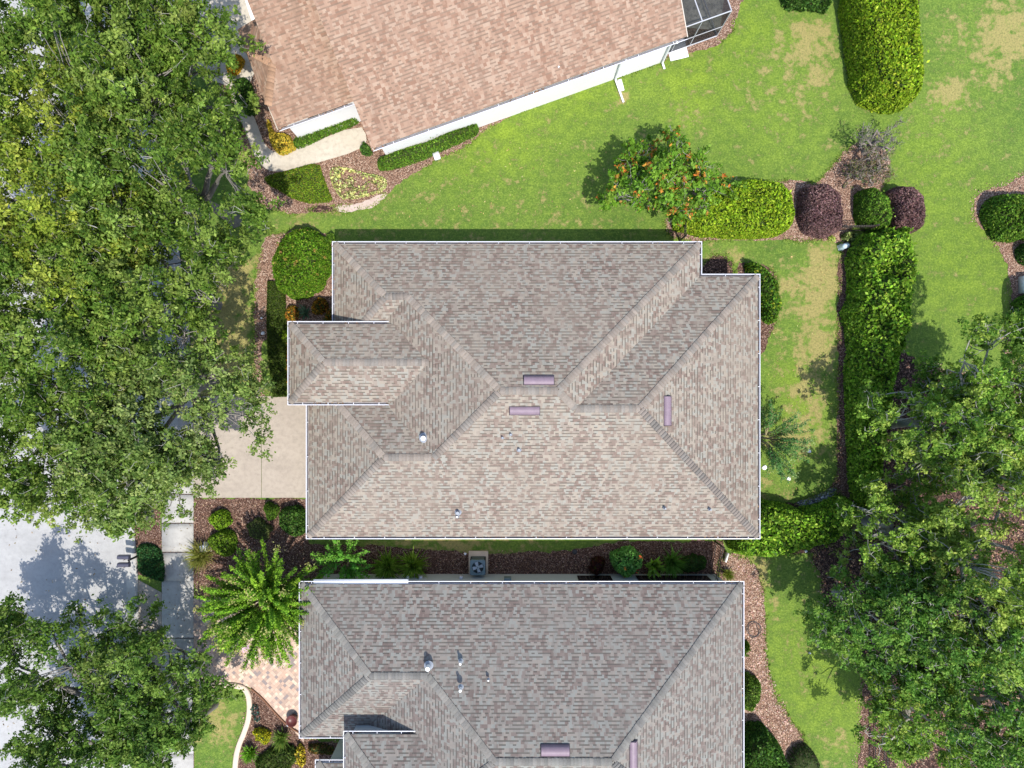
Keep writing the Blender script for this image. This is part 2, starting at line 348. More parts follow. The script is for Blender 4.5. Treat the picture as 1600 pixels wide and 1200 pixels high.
def sidewalk():
    # slabs 1.39 m long with open joints
    c = np.array([W(*q) for q in resample(SW, 5)]); c = resample(c, .05); s = np.arange(len(c))*.05
    g = Geo(); n = normals2(c); off = 2.77 % 1.39; k0 = 0
    while k0*1.39 < s[-1]-1.4:
        a = int((k0*1.39+.0)/.05); b = int((k0*1.39+1.36)/.05); idx = np.linspace(a, b, 6).astype(int)
        L = c[idx]+n[idx]*.76; Rr = c[idx]-n[idx]*.76; m = len(idx); dz = random.uniform(-.003, .003)
        v = np.vstack([np.c_[L, np.full(m, .035+dz)], np.c_[Rr, np.full(m, .035+dz)], np.c_[L, np.full(m, -.02)], np.c_[Rr, np.full(m, -.02)]])
        f = [(i, i+1, m+i+1, m+i) for i in range(m-1)] + [(i+2*m, i+2*m+1, i+1, i) for i in range(m-1)] + [(m+i, m+i+1, 3*m+i+1, 3*m+i) for i in range(m-1)] + [(0, m, 3*m, 2*m), (m-1, 3*m-1+0, 4*m-1, 2*m-1)]
        f[-1] = (2*m-1, m-1, 3*m-1, 4*m-1)
        g.add(v, f); k0 += 1
    o = g.build('sidewalk', M['walk']); o['kind'] = 'structure'
    p = np.vstack([c+n*.79, (c-n*.79)[::-1]]); flat('sidewalk_bed', p[::8], .008, M['litter'], world=True)
RE = [(213, 1400), (213, 1200), (214, 900), (203, 800), (192, 640), (172, 480), (148, 350), (118, 230), (82, 100), (45, 0), (-15, -160), (-60, -300)]
def road():
    c = np.array([W(*q) for q in resample(RE, 12)]); n = normals2(c)   # n points left (west) when going up
    w = c + n*9.5
    o = flat('road', np.vstack([c+n*.3, w[::-1]]), .004, M['road'], world=True)
    prof = [(-.12, 0), (-.12, .10), (.02, .105), (.12, .06), (.40, .028), (.45, .012)]
    g = Geo(); m = len(c); V = np.vstack([np.c_[c+n*x, np.full(m, z)] for x, z in prof])
    f = [(k*m+i, k*m+i+1, (k+1)*m+i+1, (k+1)*m+i) for k in range(len(prof)-1) for i in range(m-1)]
    g.add(V, f); V2 = np.vstack([np.c_[w-n*x, np.full(m, z)] for x, z in prof]); g.add(V2, [q[::-1] for q in f])
    o = g.build('kerb', M['walk'], smooth=False); o['kind'] = 'structure'
sidewalk(); road()
for k, (x0, x1) in enumerate([(303, 408.6), (409.4, 500)]):
    flat('driveway', [(x0, 619), (x1, 619), (x1, 777.5), (x0, 777.5)], .04, M['conc2'], thick=.06)
flat('driveway_apron', [(205, 600), (252.5, 605), (252.5, 778), (240, 782), (200, 800), (196, 640)], .03, M['walk'], thick=.05)
flat('driveway', [(303, 935), (475, 925), (475, 1160), (455, 1136), (430, 1110), (408, 1086), (396, 1077), (385, 1071), (303, 1066)], .034, M['paver'], thick=.05)
flat('driveway_apron', [(215, 905), (253, 926), (253, 1062), (214, 1075)], .03, M['conc2'], thick=.05)
flat('driveway', [(215, -160), (430, -160), (430, 60), (395, 120), (385, 145), (330, 125), (240, 40), (200, -60)], .034, M['conc'], thick=.05)
flat('path', [(355, 130), (385, 120), (392, 170), (404, 200), (414, 228), (432, 240), (466, 232), (562, 194), (575, 215), (567, 234), (470, 262), (432, 270), (410, 262), (398, 244), (385, 210), (372, 178)], .036, M['conc'], smooth=1, thick=.05)
# joints of the front walk: thin dark grooves are gaps between slabs
EDGES = []
def mb(pts, m='mulch', z=.012, s=1, j=.055, nm='mulch_bed'):
    o = flat(nm, pts, z, M[m], s, j)
    if s: EDGES.append(np.array([(v.co.x+o.location.x, v.co.y+o.location.y) for v in o.data.vertices]))
mb([(345, 60), (380, 60), (560, 150), (1075, -10), (1200, -40), (1160, -5), (1151, 30), (1140, 55), (1110, 75), (1075, 85), (1020, 100), (975, 118), (930, 130), (860, 152), (800, 178), (760, 200), (735, 226), (690, 247), (640, 272), (610, 297), (590, 318), (555, 330), (500, 334), (440, 334), (405, 322), (388, 295), (380, 250), (340, 190)], 'mulchpink')
mb([(520, 322), (555, 321), (600, 300), (606, 306), (585, 323), (556, 332), (530, 333)], 'sand', .018, 1, .03, 'sand_patch')
mb([(486, 322), (520, 322), (528, 330), (500, 332), (478, 330)], 'litter', .017, 1, .02)
mb([(445, 362), (470, 358), (505, 362), (525, 376), (525, 510), (412, 510), (410, 620), (425, 625), (400, 625), (396, 540), (398, 450), (404, 396), (420, 366)], 'mulchpink')
mb([(303, 780), (482, 780), (482, 935), (303, 938)], 'mulch', s=0)
mb([(204, 812), (252, 775), (252, 905), (215, 900)], 'mulch', s=0)
mb([(470, 849), (600, 852), (640, 857), (720, 862), (790, 866), (860, 862), (930, 852), (945, 847), (1130, 846), (1135, 930), (480, 930)], 'mulch', .015, s=0)
mb([(1040, 340), (1060, 300), (1250, 280), (1275, 290), (1310, 245), (1335, 222), (1350, 225), (1395, 240), (1385, 290), (1330, 355), (1330, 378), (1300, 377), (1230, 374), (1100, 376), (1040, 372)], 'mulchpink', .013)
mb([(1308, 368), (1345, 368), (1345, 760), (1400, 860), (1250, 800), (1245, 785), (1290, 768), (1308, 745), (1309, 600)], 'mulch')
mb([(1312, 0), (1325, -60), (1440, -60), (1420, 166), (1334, 168), (1318, 90)], 'litter')
mb([(1190, 410), (1215, 430), (1215, 500), (1190, 560), (1160, 560), (1140, 410)], 'mulch')
mb([(1100, 400), (1145, 400), (1150, 450), (1100, 450)], 'litter', .016)
mb([(1185, 780), (1245, 786), (1300, 762), (1330, 790), (1340, 870), (1130, 860), (1130, 800)], 'litter', .014)
mb([(1240, 785), (1268, 778), (1300, 760), (1308, 768), (1290, 782), (1255, 792)], 'stones', .022, 1, .03, 'stone_edging')
mb([(1128, 862), (1160, 866), (1182, 884), (1192, 915), (1196, 970), (1200, 1040), (1212, 1090), (1238, 1130), (1262, 1156), (1252, 1200), (1200, 1215), (1150, 1215), (1120, 1000), (1120, 905)], 'mulchpink')
mb([(1262, 866), (1345, 830), (1420, 830), (1720, 760), (1720, 1300), (1610, 1300), (1480, 1240), (1400, 1190), (1390, 1100), (1365, 1060), (1350, 1030), (1300, 960), (1284, 930), (1284, 895)], 'litter', .013)
mb([(1345, 560), (1400, 545), (1470, 580), (1560, 590), (1720, 570), (1720, 900), (1400, 860), (1345, 800)], 'litter', .010)
mb([(1350, 1040), (1372, 1040), (1372, 1300), (1330, 1300), (1343, 1180)], 'mulch', .019)
mb([(1372, 1100), (1398, 1100), (1402, 1300), (1372, 1300)], 'litter', .020)
mb([(1720, 240), (1600, 270), (1575, 288), (1545, 294), (1525, 305), (1519, 330), (1528, 352), (1550, 370), (1566, 392), (1575, 420), (1579, 470), (1575, 530), (1570, 560), (1600, 600), (1720, 640)], 'mulchpink')
mb([(388, 1075), (398, 1080), (430, 1112), (455, 1138), (475, 1155), (545, 1165), (545, 1300), (366, 1300), (368, 1190), (385, 1140), (391, 1100)], 'mulch', .013)
flat('pool_deck', [(1030, 40), (1125, 48), (1150, -160), (1000, -160)], .03, M['deck'], thick=.04)

# ---------------------------------------------------------------- roofs and houses
def roofmesh(name, planes, mat, parent, origin, thick=.0):
    verts = []; faces = []; uvs = []
    for pts, ed in planes:     # pts (x,y,z), ed eave direction 2D
        ed = np.array(ed, float)/np.hypot(*ed); base = len(verts)
        P = np.array(pts, float); n = np.cross(P, np.roll(P, -1, 0)).sum(0)   # Newell normal
        if n[2] < 0: P = P[::-1]; n = -n
        n = n/np.linalg.norm(n); gx = np.array([n[0], n[1]]); sl_ = math.hypot(*gx)
        up = -gx/(sl_+1e-9)
        for p in P: verts.append(p-np.array(origin)); uvs.append((p[:2]@ed, (p[:2]@up)/max(n[2], .2)))
        faces.append(list(range(base, base+len(P))))
    me = bpy.data.meshes.new(name); me.from_pydata([tuple(v) for v in verts], [], faces); uvl = me.uv_layers.new(name='UVMap')
    for lp in me.loops: uvl.data[lp.index].uv = uvs[lp.vertex_index]
    me.materials.append(mat); o = bpy.data.objects.new(name, me); COL.objects.link(o); o.parent = parent; return o
def caps(g, a, b, drop, cols, w=.15, step=.15):
    a = np.array(a, float); b = np.array(b, float); L = np.linalg.norm(b-a); n = int(L/step); d = (b-a)/L
    s = np.array([-d[1], d[0], 0.0]); s /= np.linalg.norm(s); up = np.array([0, 0, 1.0])
    for i in range(n):
        p = a+d*(i*step-.02); q = a+d*((i+1)*step+.03); h0, h1 = .015, .055
        c = np.array(random.choice(cols))*random.uniform(.82, 1.12); ww = w*random.uniform(.97, 1.04)
        rows = []
        for r, h in ((p, h0), (q, h1)):
            rows.append([r+s*ww-up*(drop*ww)+up*h*.8, r+s*ww*.35-up*(drop*ww*.3)+up*h, r-s*ww*.35-up*(drop*ww*.3)+up*h, r-s*ww-up*(drop*ww)+up*h*.8])
        v = rows[0]+rows[1]+[x-up*.04 for x in rows[1]]
        g.add(v, [(4, 5, 1, 0), (5, 6, 2, 1), (6, 7, 3, 2), (8, 9, 5, 4), (9, 10, 6, 5), (10, 11, 7, 6)], c)
def gutter(g, a, b, z, bracket=1.32, ext=(1, 1)):
    """a->b with the house on the LEFT side; gutter outer edge on the a-b line"""
    g.runs.append(Geo()); g = g.runs[-1]
    a = np.array(a, float); b = np.array(b, float); L = np.hypot(*(b-a)); d = (b-a)/L; n = np.array([-d[1], d[0]])  # inward
    prof = [(.155, z-.10, 1), (.04, z-.10, 1), (.006, z-.01, 0), (.0, z+.012, 0), (.030, z+.014, 0), (.034, z-.02, 0), (.06, z-.088, 1), (.155, z-.088, 1)]
    for k in range(len(prof)-1):
        (x0, z0, m0), (x1, z1, m1) = prof[k], prof[k+1]; v = []
        for (x, zz) in ((x0, z0), (x1, z1)):
            for e, p in ((0, a), (1, b)):
                q = p + n*x + d*(x if e == 0 else -x)*ext[e]; v.append((q[0], q[1], zz))
        mi = 1 if k in (5, 6) else 0
        g.add(v, [(0, 1, 3, 2)], mi=mi)
    nb_ = int(L*14); tt = rng.random(nb_)*L; kp = np.sin(tt*1.7+L)+np.sin(tt*.63+2) > .35; tt = tt[kp]
    if len(tt): leaves(g, np.c_[a+d*tt[:, None]+n*rng.uniform(.05, .14, (len(tt), 1)), np.full(len(tt), z-.06)], np.tile([0, 0, 1.0], (len(tt), 1)), rng.uniform(.05, .12, len(tt)), pick([(.22, .12, .07), (.35, .22, .13), (.10, .07, .05)], [1, 1, 1], len(tt)), 2.0, .5, mi=2)
    m = int(L/bracket)
    for i in range(m):
        t = (i+.6)*L/m; c = a+d*t+n*.085; obox(g, c, d, .014, .075, z+.004, z+.018)
def inset(poly, d):
    p = np.array(poly, float); n = len(p); out = []
    for i in range(n):
        a, b, c = p[i-1], p[i], p[(i+1) % n]
        d1 = (b-a)/np.hypot(*(b-a)); d2 = (c-b)/np.hypot(*(c-b)); n1 = np.array([-d1[1], d1[0]]); n2 = np.array([-d2[1], d2[0]])
        A = np.array([d1, -d2]).T; r = (b+n2*d)-(b+n1*d)
        if abs(np.linalg.det(A)) < 1e-6: out.append(b+n1*d); continue
        t = np.linalg.solve(A, r); out.append(b+n1*d+d1*t[0])
    return np.array(out)
def prism(name, poly, z0, z1, mat, parent, origin, both=True):
    n = len(poly); v = [(x-origin[0], y-origin[1], z0) for x, y in poly]+[(x-origin[0], y-origin[1], z1) for x, y in poly]
    f = [(i, (i+1) % n, (i+1) % n+n, i+n) for i in range(n)]+[list(range(n, 2*n)), list(range(n))[::-1]]
    me = bpy.data.meshes.new(name); me.from_pydata(v, [], f); me.materials.append(mat); o = bpy.data.objects.new(name, me); COL.objects.link(o); o.parent = parent; return o
def slope(p, e, ze): return (p[0], p[1], ze+.5*e)
def roof_vent(house, org, c, zc, along, up, mat, L=1.2, wd=.45):
    """low metal exhaust vent: folded hood lying on the slope. along = long axis, up = upslope direction"""
    g = Geo(); a = np.array([*along, 0.0]); u = np.array([up[0], up[1], .5]); u /= np.linalg.norm(u); nrm = np.cross(a, u); nrm *= np.sign(nrm[2]); c3 = np.array([c[0], c[1], zc])
    pr = [(wd/2, .02), (wd*.42, .07), (-wd*.02, .16), (-wd/2, .05), (-wd/2, .01)]
    v = [c3+a*s*L/2+u*x+nrm*h for s in (-1, 1) for x, h in pr]
    g.add(v, [(i, i+1, i+6, i+5) for i in range(4)], mi=0); g.add(v[:5], [(0, 1, 2, 3, 4)]); g.add(v[5:], [(4, 3, 2, 1, 0)])
    fl = [c3+a*s*(L/2+.03)+u*x+nrm*.008 for s, x in ((-1, -wd/2-.03), (1, -wd/2-.03), (1, wd/2+.02), (-1, wd/2+.02))]; 
    g.add(fl, [(0, 1, 2, 3)], mi=1)
    o = g.build('roof_vent', [M['ventpurple'], mat], org, house); return o
def pipe(house, org, px, z, r, h, mat='pipewhite', boot=True, cap=True, name='vent_pipe'):
    c = W(px[0], px[1], z+h); g = Geo(); lathe(g, c, [(r, z-.1), (r, z+h)], 12, mi=0); disc(g, c, r*.98, z+h-.002, 12, mi=0 if cap else 1)
    if boot:
        lathe(g, c, [(r*2.2, z+.01), (r*1.3, z+.06), (r*1.05, z+.12)], 12, mi=1)
    g.build(name, [M[mat], M['lead']], org, house)

CAPC = [(.235, .20, .168), (.215, .183, .155), (.20, .18, .157)]; CAPG = [(.17, .165, .15), (.15, .145, .135), (.18, .17, .155)]; CAPO = [(.34, .21, .135), (.31, .19, .12)]
e = .12; ze = 2.75
# ---- middle house
def middle_house():
    org = (0, 0, 0); h = thing('house', 'middle house with a pale tan and grey shingled hip roof beside the concrete driveway', 'house', org)
    N, S, w1, xm, e1, e2, xg, Ye = 6.32, -6.87, -7.97, -7.05, 8.42, 11.0, -9.13, 4.88
    yr = (N+S)/2; dm = (N-S)/2; yr2 = (Ye+S)/2; de = (Ye-S)/2
    P = lambda x, y, d: (x, y, ze+.5*d)
    A = P(w1+e, N-e, e); B = P(e1-e, N-e, e); R1 = P(w1+2.6, N-2.6, 2.6); R2 = P(xm+2.6, N-2.6, 2.6); P1 = P(xm+dm, yr, dm); P2 = P(e1-dm, yr, dm)
    A2 = P(w1+e, 1.12+e, e); V1 = P(xm+e, 1.12+e, e); V2 = P(xm+e, .75-e, e); R3 = P(xm+3.81, S+3.81, 3.81); R4 = P(xg+3.81, S+3.81, 3.81)
    G1 = P(xg+e, .75-e, e); G2 = P(xg+e, S+e, e); E = P(e2-e, S+e, e); P4 = P(e2-de, yr2, de); P3 = P(e1-de, yr2, de); C = P(e1-e, Ye-e, e); D = P(e2-e, Ye-e, e)
    hx, vx = (1, 0), (0, 1)
    planes = [([A, B, P2, P1, R2, R1], hx), ([A, A2, R1], vx), ([A2, V1, R2, R1], hx), ([V1, V2, R3, P1, R2], vx), ([V2, G1, R4, R3], hx), ([G1, G2, R4], vx),
              ([G2, E, P4, P3, P2, P1, R3, R4], hx), ([E, D, P4], vx), ([P4, P3, C, D], hx), ([B, C, P3, P2], vx)]
    z2 = 3.65; x2, yn, ys = -9.65, 2.70, -.91; hd = (yn-ys)/2; ym = (yn+ys)/2; Q = lambda x, y, d: (x, y, z2+.5*d)
    q1 = Q(x2+e, yn-e, e); q2 = Q(x2+e, ys+e, e); q3 = Q(x2+hd, ym, hd); q4 = Q(-5.25+hd, ym, hd); q5 = Q(-5.25+e, yn-e, e); q6 = Q(-5.25+e, ys+e, e)
    planes += [([q1, q5, q4, q3], hx), ([q1, q2, q3], vx), ([q2, q6, q4, q3], hx)]
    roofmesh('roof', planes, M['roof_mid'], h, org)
    g = Geo(); dh, dr = .354, .5
    for a, b, d in [(A, R1, dh), (R2, R1, dr), (R2, P1, dh), (B, P2, dh), (P1, P2, dr), (P2, P3, dh), (P3, P4, dr), (D, P4, dh), (E, P4, dh), (G2, R4, dh), (R4, R3, dr), (R3, P1, dh), (G1, R4, dh), (A2, R1, dh)]:
        caps(g, a, b, d, CAPC)
    g.build('ridge_cap', M['core'], org, h); g = Geo()
    for a, b, d in [(q1, q3, dh), (q2, q3, dh), (q3, q4, dr)]: caps(g, a, b, d, CAPC)
    g.build('ridge_cap', M['core'], org, h)
    g = Geo()
    out = [(xg, S), (e2, S), (e2, Ye), (e1, Ye), (e1, N), (w1, N), (w1, 1.12), (xm, 1.12), (xm, .75), (xg, .75)]
    for i in range(6):
        gutter(g, out[i], out[(i+1) % len(out)], ze, ext=(1 if i != 3 else -1, 1 if i != 2 else -1))
    gutter(g, out[-1], out[0], ze)
    pr = [(x2, ys), (-5.28, ys), (-5.28, yn), (x2, yn)]
    gutter(g, pr[0], pr[1], z2, .95); gutter(g, pr[2], pr[3], z2, .95); gutter(g, pr[3], pr[0], z2, .95)
    g.build('gutter', [M['gut'], M['gutin'], M['core']], org, h)
    wp = inset(out, .45); prism('wall', wp, 0, ze-.08, M['walltan'], h, org); 
    prism('wall', inset([(x2, ys), (-5, ys), (-5, yn), (x2, yn)], .4), 0, z2-.05, M['walltan'], h, org)
    prism('soffit', inset(out, .13), ze-.12, ze-.06, M['paint'], h, org); prism('soffit', inset(pr, .13), z2-.12, z2-.06, M['paint'], h, org)
    # mauve exhaust vents
    def zS(y): return ze+.5*(y-S)
    def zN(y): return ze+.5*(N-y)
    c = W(842, 594, 5.9); roof_vent(h, org, c, zN(c[1]), (1, 0), (0, -1), M['ventdark'], 1.18, .40)
    c = W(820, 642, 5.9); roof_vent(h, org, c, zS(c[1]), (1, 0), (0, 1), M['ventdark'], 1.18, .36)
    c = W(1044, 642, 5.2); roof_vent(h, org, c, ze+.5*(e2-c[0]), (0, 1), (-1, 0), M['ventdark'], 1.18, .36)
    c = W(662, 683, 4.7); pipe(h, org, (661, 685), ze+.5*(c[0]-xm), .10, .38)
    c = W(715, 801, 3.7); pipe(h, org, (715, 802), zS(c[1]), .07, .28, 'lead'); pipe(h, org, (714, 808), zS(c[1])-.1, .04, .2)
    for px in [(785, 684), (811, 703), (798, 679), (1040, 795), (1111, 797)]:
        c = W(px[0], px[1], 4.6); pipe(h, org, px, zS(c[1]), .035 if px != (811, 703) else .05, .22, 'ventpurple', True, False)
middle_house()
def lower_house():
    org = (0, -15, 0); h = thing('house', 'lower house with a shade-darkened grey and mauve shingled hip roof beside the paver driveway', 'house', org)
    N, Wx, E, wS, xm = -8.73, -9.44, 10.29, -15.8, -7.0; S = N-12.6; d1 = 3.485; dm = 6.3
    P = lambda x, y, d: (x, y, ze+.5*d)
    A = P(Wx+e, N-e, e); B = P(E-e, N-e, e); R1 = P(Wx+d1, N-d1, d1); R2 = P(xm+d1, N-d1, d1); P1 = P(xm+dm, N-dm, dm); P2 = P(E-dm, N-dm, dm)
    SWc = P(Wx+e, N-2*d1+e, e); V1 = P(xm+e, N-2*d1+e, e); SM = P(xm+e, S+e, e); SE = P(E-e, S+e, e); hx, vx = (1, 0), (0, 1)
    planes = [([A, B, P2, P1, R2, R1], hx), ([A, SWc, R1], vx), ([SWc, V1, R2, R1], hx), ([V1, SM, P1, R2], vx), ([SM, SE, P2, P1], hx), ([B, SE, P2], vx)]
    z2 = 4.2; x2, yn, ys = -7.12, -14.63, -18.4; hd = (yn-ys)/2; ym = (yn+ys)/2; Q = lambda x, y, d: (x, y, z2+.5*d); xv = xm+2*(z2-ze)
    q1 = Q(x2+e, yn-e, e); q2 = Q(x2+e, ys+e, e); q3 = Q(x2+hd, ym, hd); q4 = Q(min(xv+hd, 0), ym, hd); q5 = Q(xv+e, yn-e, e); q6 = Q(xv+e, ys+e, e)
    planes += [([q1, q5, q4, q3], hx), ([q1, q2, q3], vx), ([q2, q6, q4, q3], hx)]
    x3, y3 = -8.73, -16.64
    k1 = P(x3+e, y3-e, e); k2 = P(xm+e, y3-e, e); k3 = P(xm+e, y3-1.85, 1.85); k5 = P(x3+e, S+e, e); k6 = P(xm+e, S+e, 1.85)
    planes += [([k1, k2, k3], hx), ([k1, k5, k6, k3], vx)]
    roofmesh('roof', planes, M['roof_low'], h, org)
    g = Geo(); dh, dr = .354, .5
    for a, b, d in [(A, R1, dh), (R1, R2, dr), (R2, P1, dh), (P1, P2, dr), (B, P2, dh), (SWc, R1, dh), (SM, P1, dh), (SE, P2, dh)]: caps(g, a, b, d, CAPG)
    g.build('ridge_cap', M['core'], org, h); g = Geo()
    for a, b, d in [(q1, q3, dh), (q3, q4, dr)]: caps(g, a, b, d, CAPG)
    g.build('ridge_cap', M['core'], org, h); g = Geo(); caps(g, k1, k3, dh, CAPG); g.build('ridge_cap', M['core'], org, h)
    g = Geo(); y5 = N-2*d1
    gutter(g, (E, S), (E, N), ze); gutter(g, (E, N), (Wx, N), ze); gutter(g, (Wx, N), (Wx, y5), ze); gutter(g, (Wx, y5), (x2, y5), ze)
    gutter(g, (xv+.05, yn), (x2, yn), z2, 1.0); gutter(g, (x2, yn), (x2, ys), z2); gutter(g, (x2, y3), (x3, y3), ze); gutter(g, (x3, y3), (x3, S), ze)
    g.build('gutter', [M['gut'], M['gutin'], M['core']], org, h)
    out = [(x3, S), (E, S), (E, N), (Wx, N), (Wx, y5), (xm, y5), (xm, y3), (x3, y3)]
    prism('wall', inset(out, .45), 0, ze-.06, M['wallgrey'], h, org); prism('soffit', inset(out, .13), ze-.12, ze-.055, M['paint'], h, org)
    prism('wall', inset([(x2, ys), (0, ys), (0, yn), (x2, yn)], .3), 0, z2-.05, M['wallgrey'], h, org)
    g = Geo(); obox(g, (-6.7, N-.5), (1, 0), 2.1, .56, ze-.11, ze-.005); # wide fascia board at the west end
    g.build('fascia', M['paint'], org, h)
    for x, w in ((3.9, .8), (7.6, 1.7)):
        g = Geo(); obox(g, (x, N-.44), (1, 0), w, .03, .4, 2.2); g.build('window', M['glass'], org, h)
    g = Geo(); obox(g, (-.2, N-.37), (1, 0), .17, .09, 1.0, 1.5); g.build('electric_box', M['acgrey'], org, h)
    for x in (-4.9, -4.3, -2.4):
        g = Geo(); obox(g, (x, N-.40), (1, 0), .07, .06, .6, .9); g.build('outlet_box', M['gut'], org, h)
    zN = lambda px: ze+.5*(N-W(px[0], px[1], 4.0)[1])
    for px, r, hh in [((668, 1046), .09, .42), ((719, 1038), .05, .36), ((719, 1080), .055, .40), ((763, 1064), .03, .16)]:
        pipe(h, org, px, zN(px), r, hh)
    c = W(867, 1168, 5.5); roof_vent(h, org, c, ze+.5*(N-c[1]), (1, 0), (0, -1), M['ventdark'], 1.12, .42)
    c = W(990, 1181, 5.5); roof_vent(h, org, c, ze+.5*(E-c[0]), (0, 1), (-1, 0), M['ventdark'], 1.15, .36)
lower_house()
# ---- upper house, turned 20 degrees
UO = W(583, 237, 2.75); U = np.array([.942, .336]); U /= np.hypot(*U); V = np.array([-U[1], U[0]])
def uv(u, v, z=None):
    p = UO+U*u+V*v
    return (p[0], p[1]) if z is None else (p[0], p[1], z)
def upper_house():
    org = (*uv(7, 5), 0); h = thing('house', 'upper house turned at an angle with a salmon pink shingled roof and white walls', 'house', org)
    Lx = 14.8; zz = lambda v: 2.75+.5*v
    planes = [([uv(0, e, zz(e)), uv(Lx, e, zz(e)), uv(Lx, 7, zz(7)), uv(0, 7, zz(7))], tuple(U)), ([uv(0, 14-e, zz(e)), uv(Lx, 14-e, zz(e)), uv(Lx, 7, zz(7)), uv(0, 7, zz(7))], tuple(U))]
    b = 2.25; z3 = lambda v: 2.72+.46*(v-b)
    K = uv(-2.75, 4.55, 3.62); Pp = uv(-3.62, b+e, z3(b+e)); Qp = uv(-3.66, 3.9, 3.05); Rp = uv(-3.78, 6.1, 3.02); Sp = uv(-3.84, 7.1, 2.78); T2 = uv(-2.75, 7.0, 2.9)
    planes += [([Pp, uv(0, b+e, z3(b+e)), uv(0, 9.5, z3(9.5)), uv(-2.55, 9.5, z3(9.5)), uv(-2.7, 4.55, z3(4.55)), uv(-3.62, 3.2, z3(3.2))], tuple(U)),
               ([uv(-3.62, 3.2, z3(3.2)), uv(-2.7, 4.55, z3(4.55)), Rp, uv(-3.7, 3.4, 3.1)], tuple(V)),
               ([uv(-2.7, 4.55, z3(4.55)), uv(-2.4, 7.05, 3.3), Sp, Rp], tuple(U))]
    planes += [([uv(-2.55, 9.5, z3(9.5)), uv(0, 9.5, z3(9.5)), uv(0, 15, 3.6), uv(-2.55, 15, 3.6)], tuple(U))]
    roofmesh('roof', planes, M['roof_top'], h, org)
    g = Geo()
    caps(g, uv(-3.6, 3.3, z3(3.3)), uv(-2.72, 4.6, z3(4.6)), .3, CAPO, .17); caps(g, Rp, uv(-2.72, 4.6, z3(4.6)), .3, CAPO, .17); g.build('ridge_cap', M['core'], org, h); g = Geo(); caps(g, uv(0, 7, zz(7)), uv(Lx, 7, zz(7)), .5, CAPO)
    g.build('ridge_cap', M['core'], org, h)
    g = Geo()   # barge boards on the rakes
    for (a, c_) in ((uv(.03, .1, zz(.1)-.12), uv(.03, 7, zz(7)-.12)), (uv(Lx+.03, .1, zz(.1)-.04), uv(Lx+.03, 7, zz(7)-.04)), (uv(-2.6, 5.0, z3(5)-.05), uv(-2.58, 9.5, z3(9.5)-.05)), (uv(-3.66, b+.1, 2.72), uv(-3.86, 7.1, 2.72))): g = Geo(); bar(g, a, c_, .05); g.build('fascia', M['walltan'], org, h)
    g = Geo(); gutter(g, uv(0, 0), uv(Lx, 0), 2.75, 1.6); g.build('gutter', [M['gut'], M['gutin'], M['core']], org, h)
    g = Geo(); gutter(g, uv(-3.62, b), uv(-.05, b), 2.72, .9); g.build('gutter', [M['gut'], M['gutin'], M['core']], org, h)
    body = [uv(.35, .45), uv(Lx-.35, .45), uv(Lx-.35, 13.5), uv(.35, 13.5)]
    prism('wall', np.array(body), 0, 2.72, M['wallwhite'], h, org)
    for u in (.35, Lx-.35): gg = Geo(); gg.add([uv(u, .45, 2.7), uv(u, 7, 2.75+.5*6.8), uv(u, 13.5, 2.7)], [(0, 1, 2)]); gg.build('gable_wall', M['wallwhite'], org, h)
    prism('wall', np.array([uv(-3.3, b+.4), uv(.3, b+.4), uv(.3, 12), uv(-3.0, 12)]), 0, 2.6, M['wallwhite'], h, org)
    prism('wall', np.array([uv(-2.4, b+.55), uv(.3, b+.55), uv(.3, 9.4), uv(-2.4, 9.4)]), 2.6, 2.75, M['wallwhite'], h, org)
    for u, v_, w in ((-1.35, b+.38, .95),):
        g = Geo(); c = uv(u, v_); obox(g, c, U, w, .03, 2.0, 2.5); g.build('window', M['glass'], org, h)
    # downspouts
    for u, ln in ((11.95, 1.15), (14.35, .3)):
        g = Geo(); a = uv(u, .05, 2.68); b1 = uv(u, .38, 2.4); b2 = uv(u, .38, .15); b3 = uv(u+.02, .38-ln, .06)
        for p_, q_ in ((a, b1), (b1, b2), (b2, b3)): bar(g, p_, q_, .12)
        g.build('downspout', M['paint'], org, h)
    c = (873, 104); p = W(*c, 3.6); v_ = float((p-UO)@V); pipe(h, org, c, zz(v_), .035, .16, 'pipewhite')
upper_house()
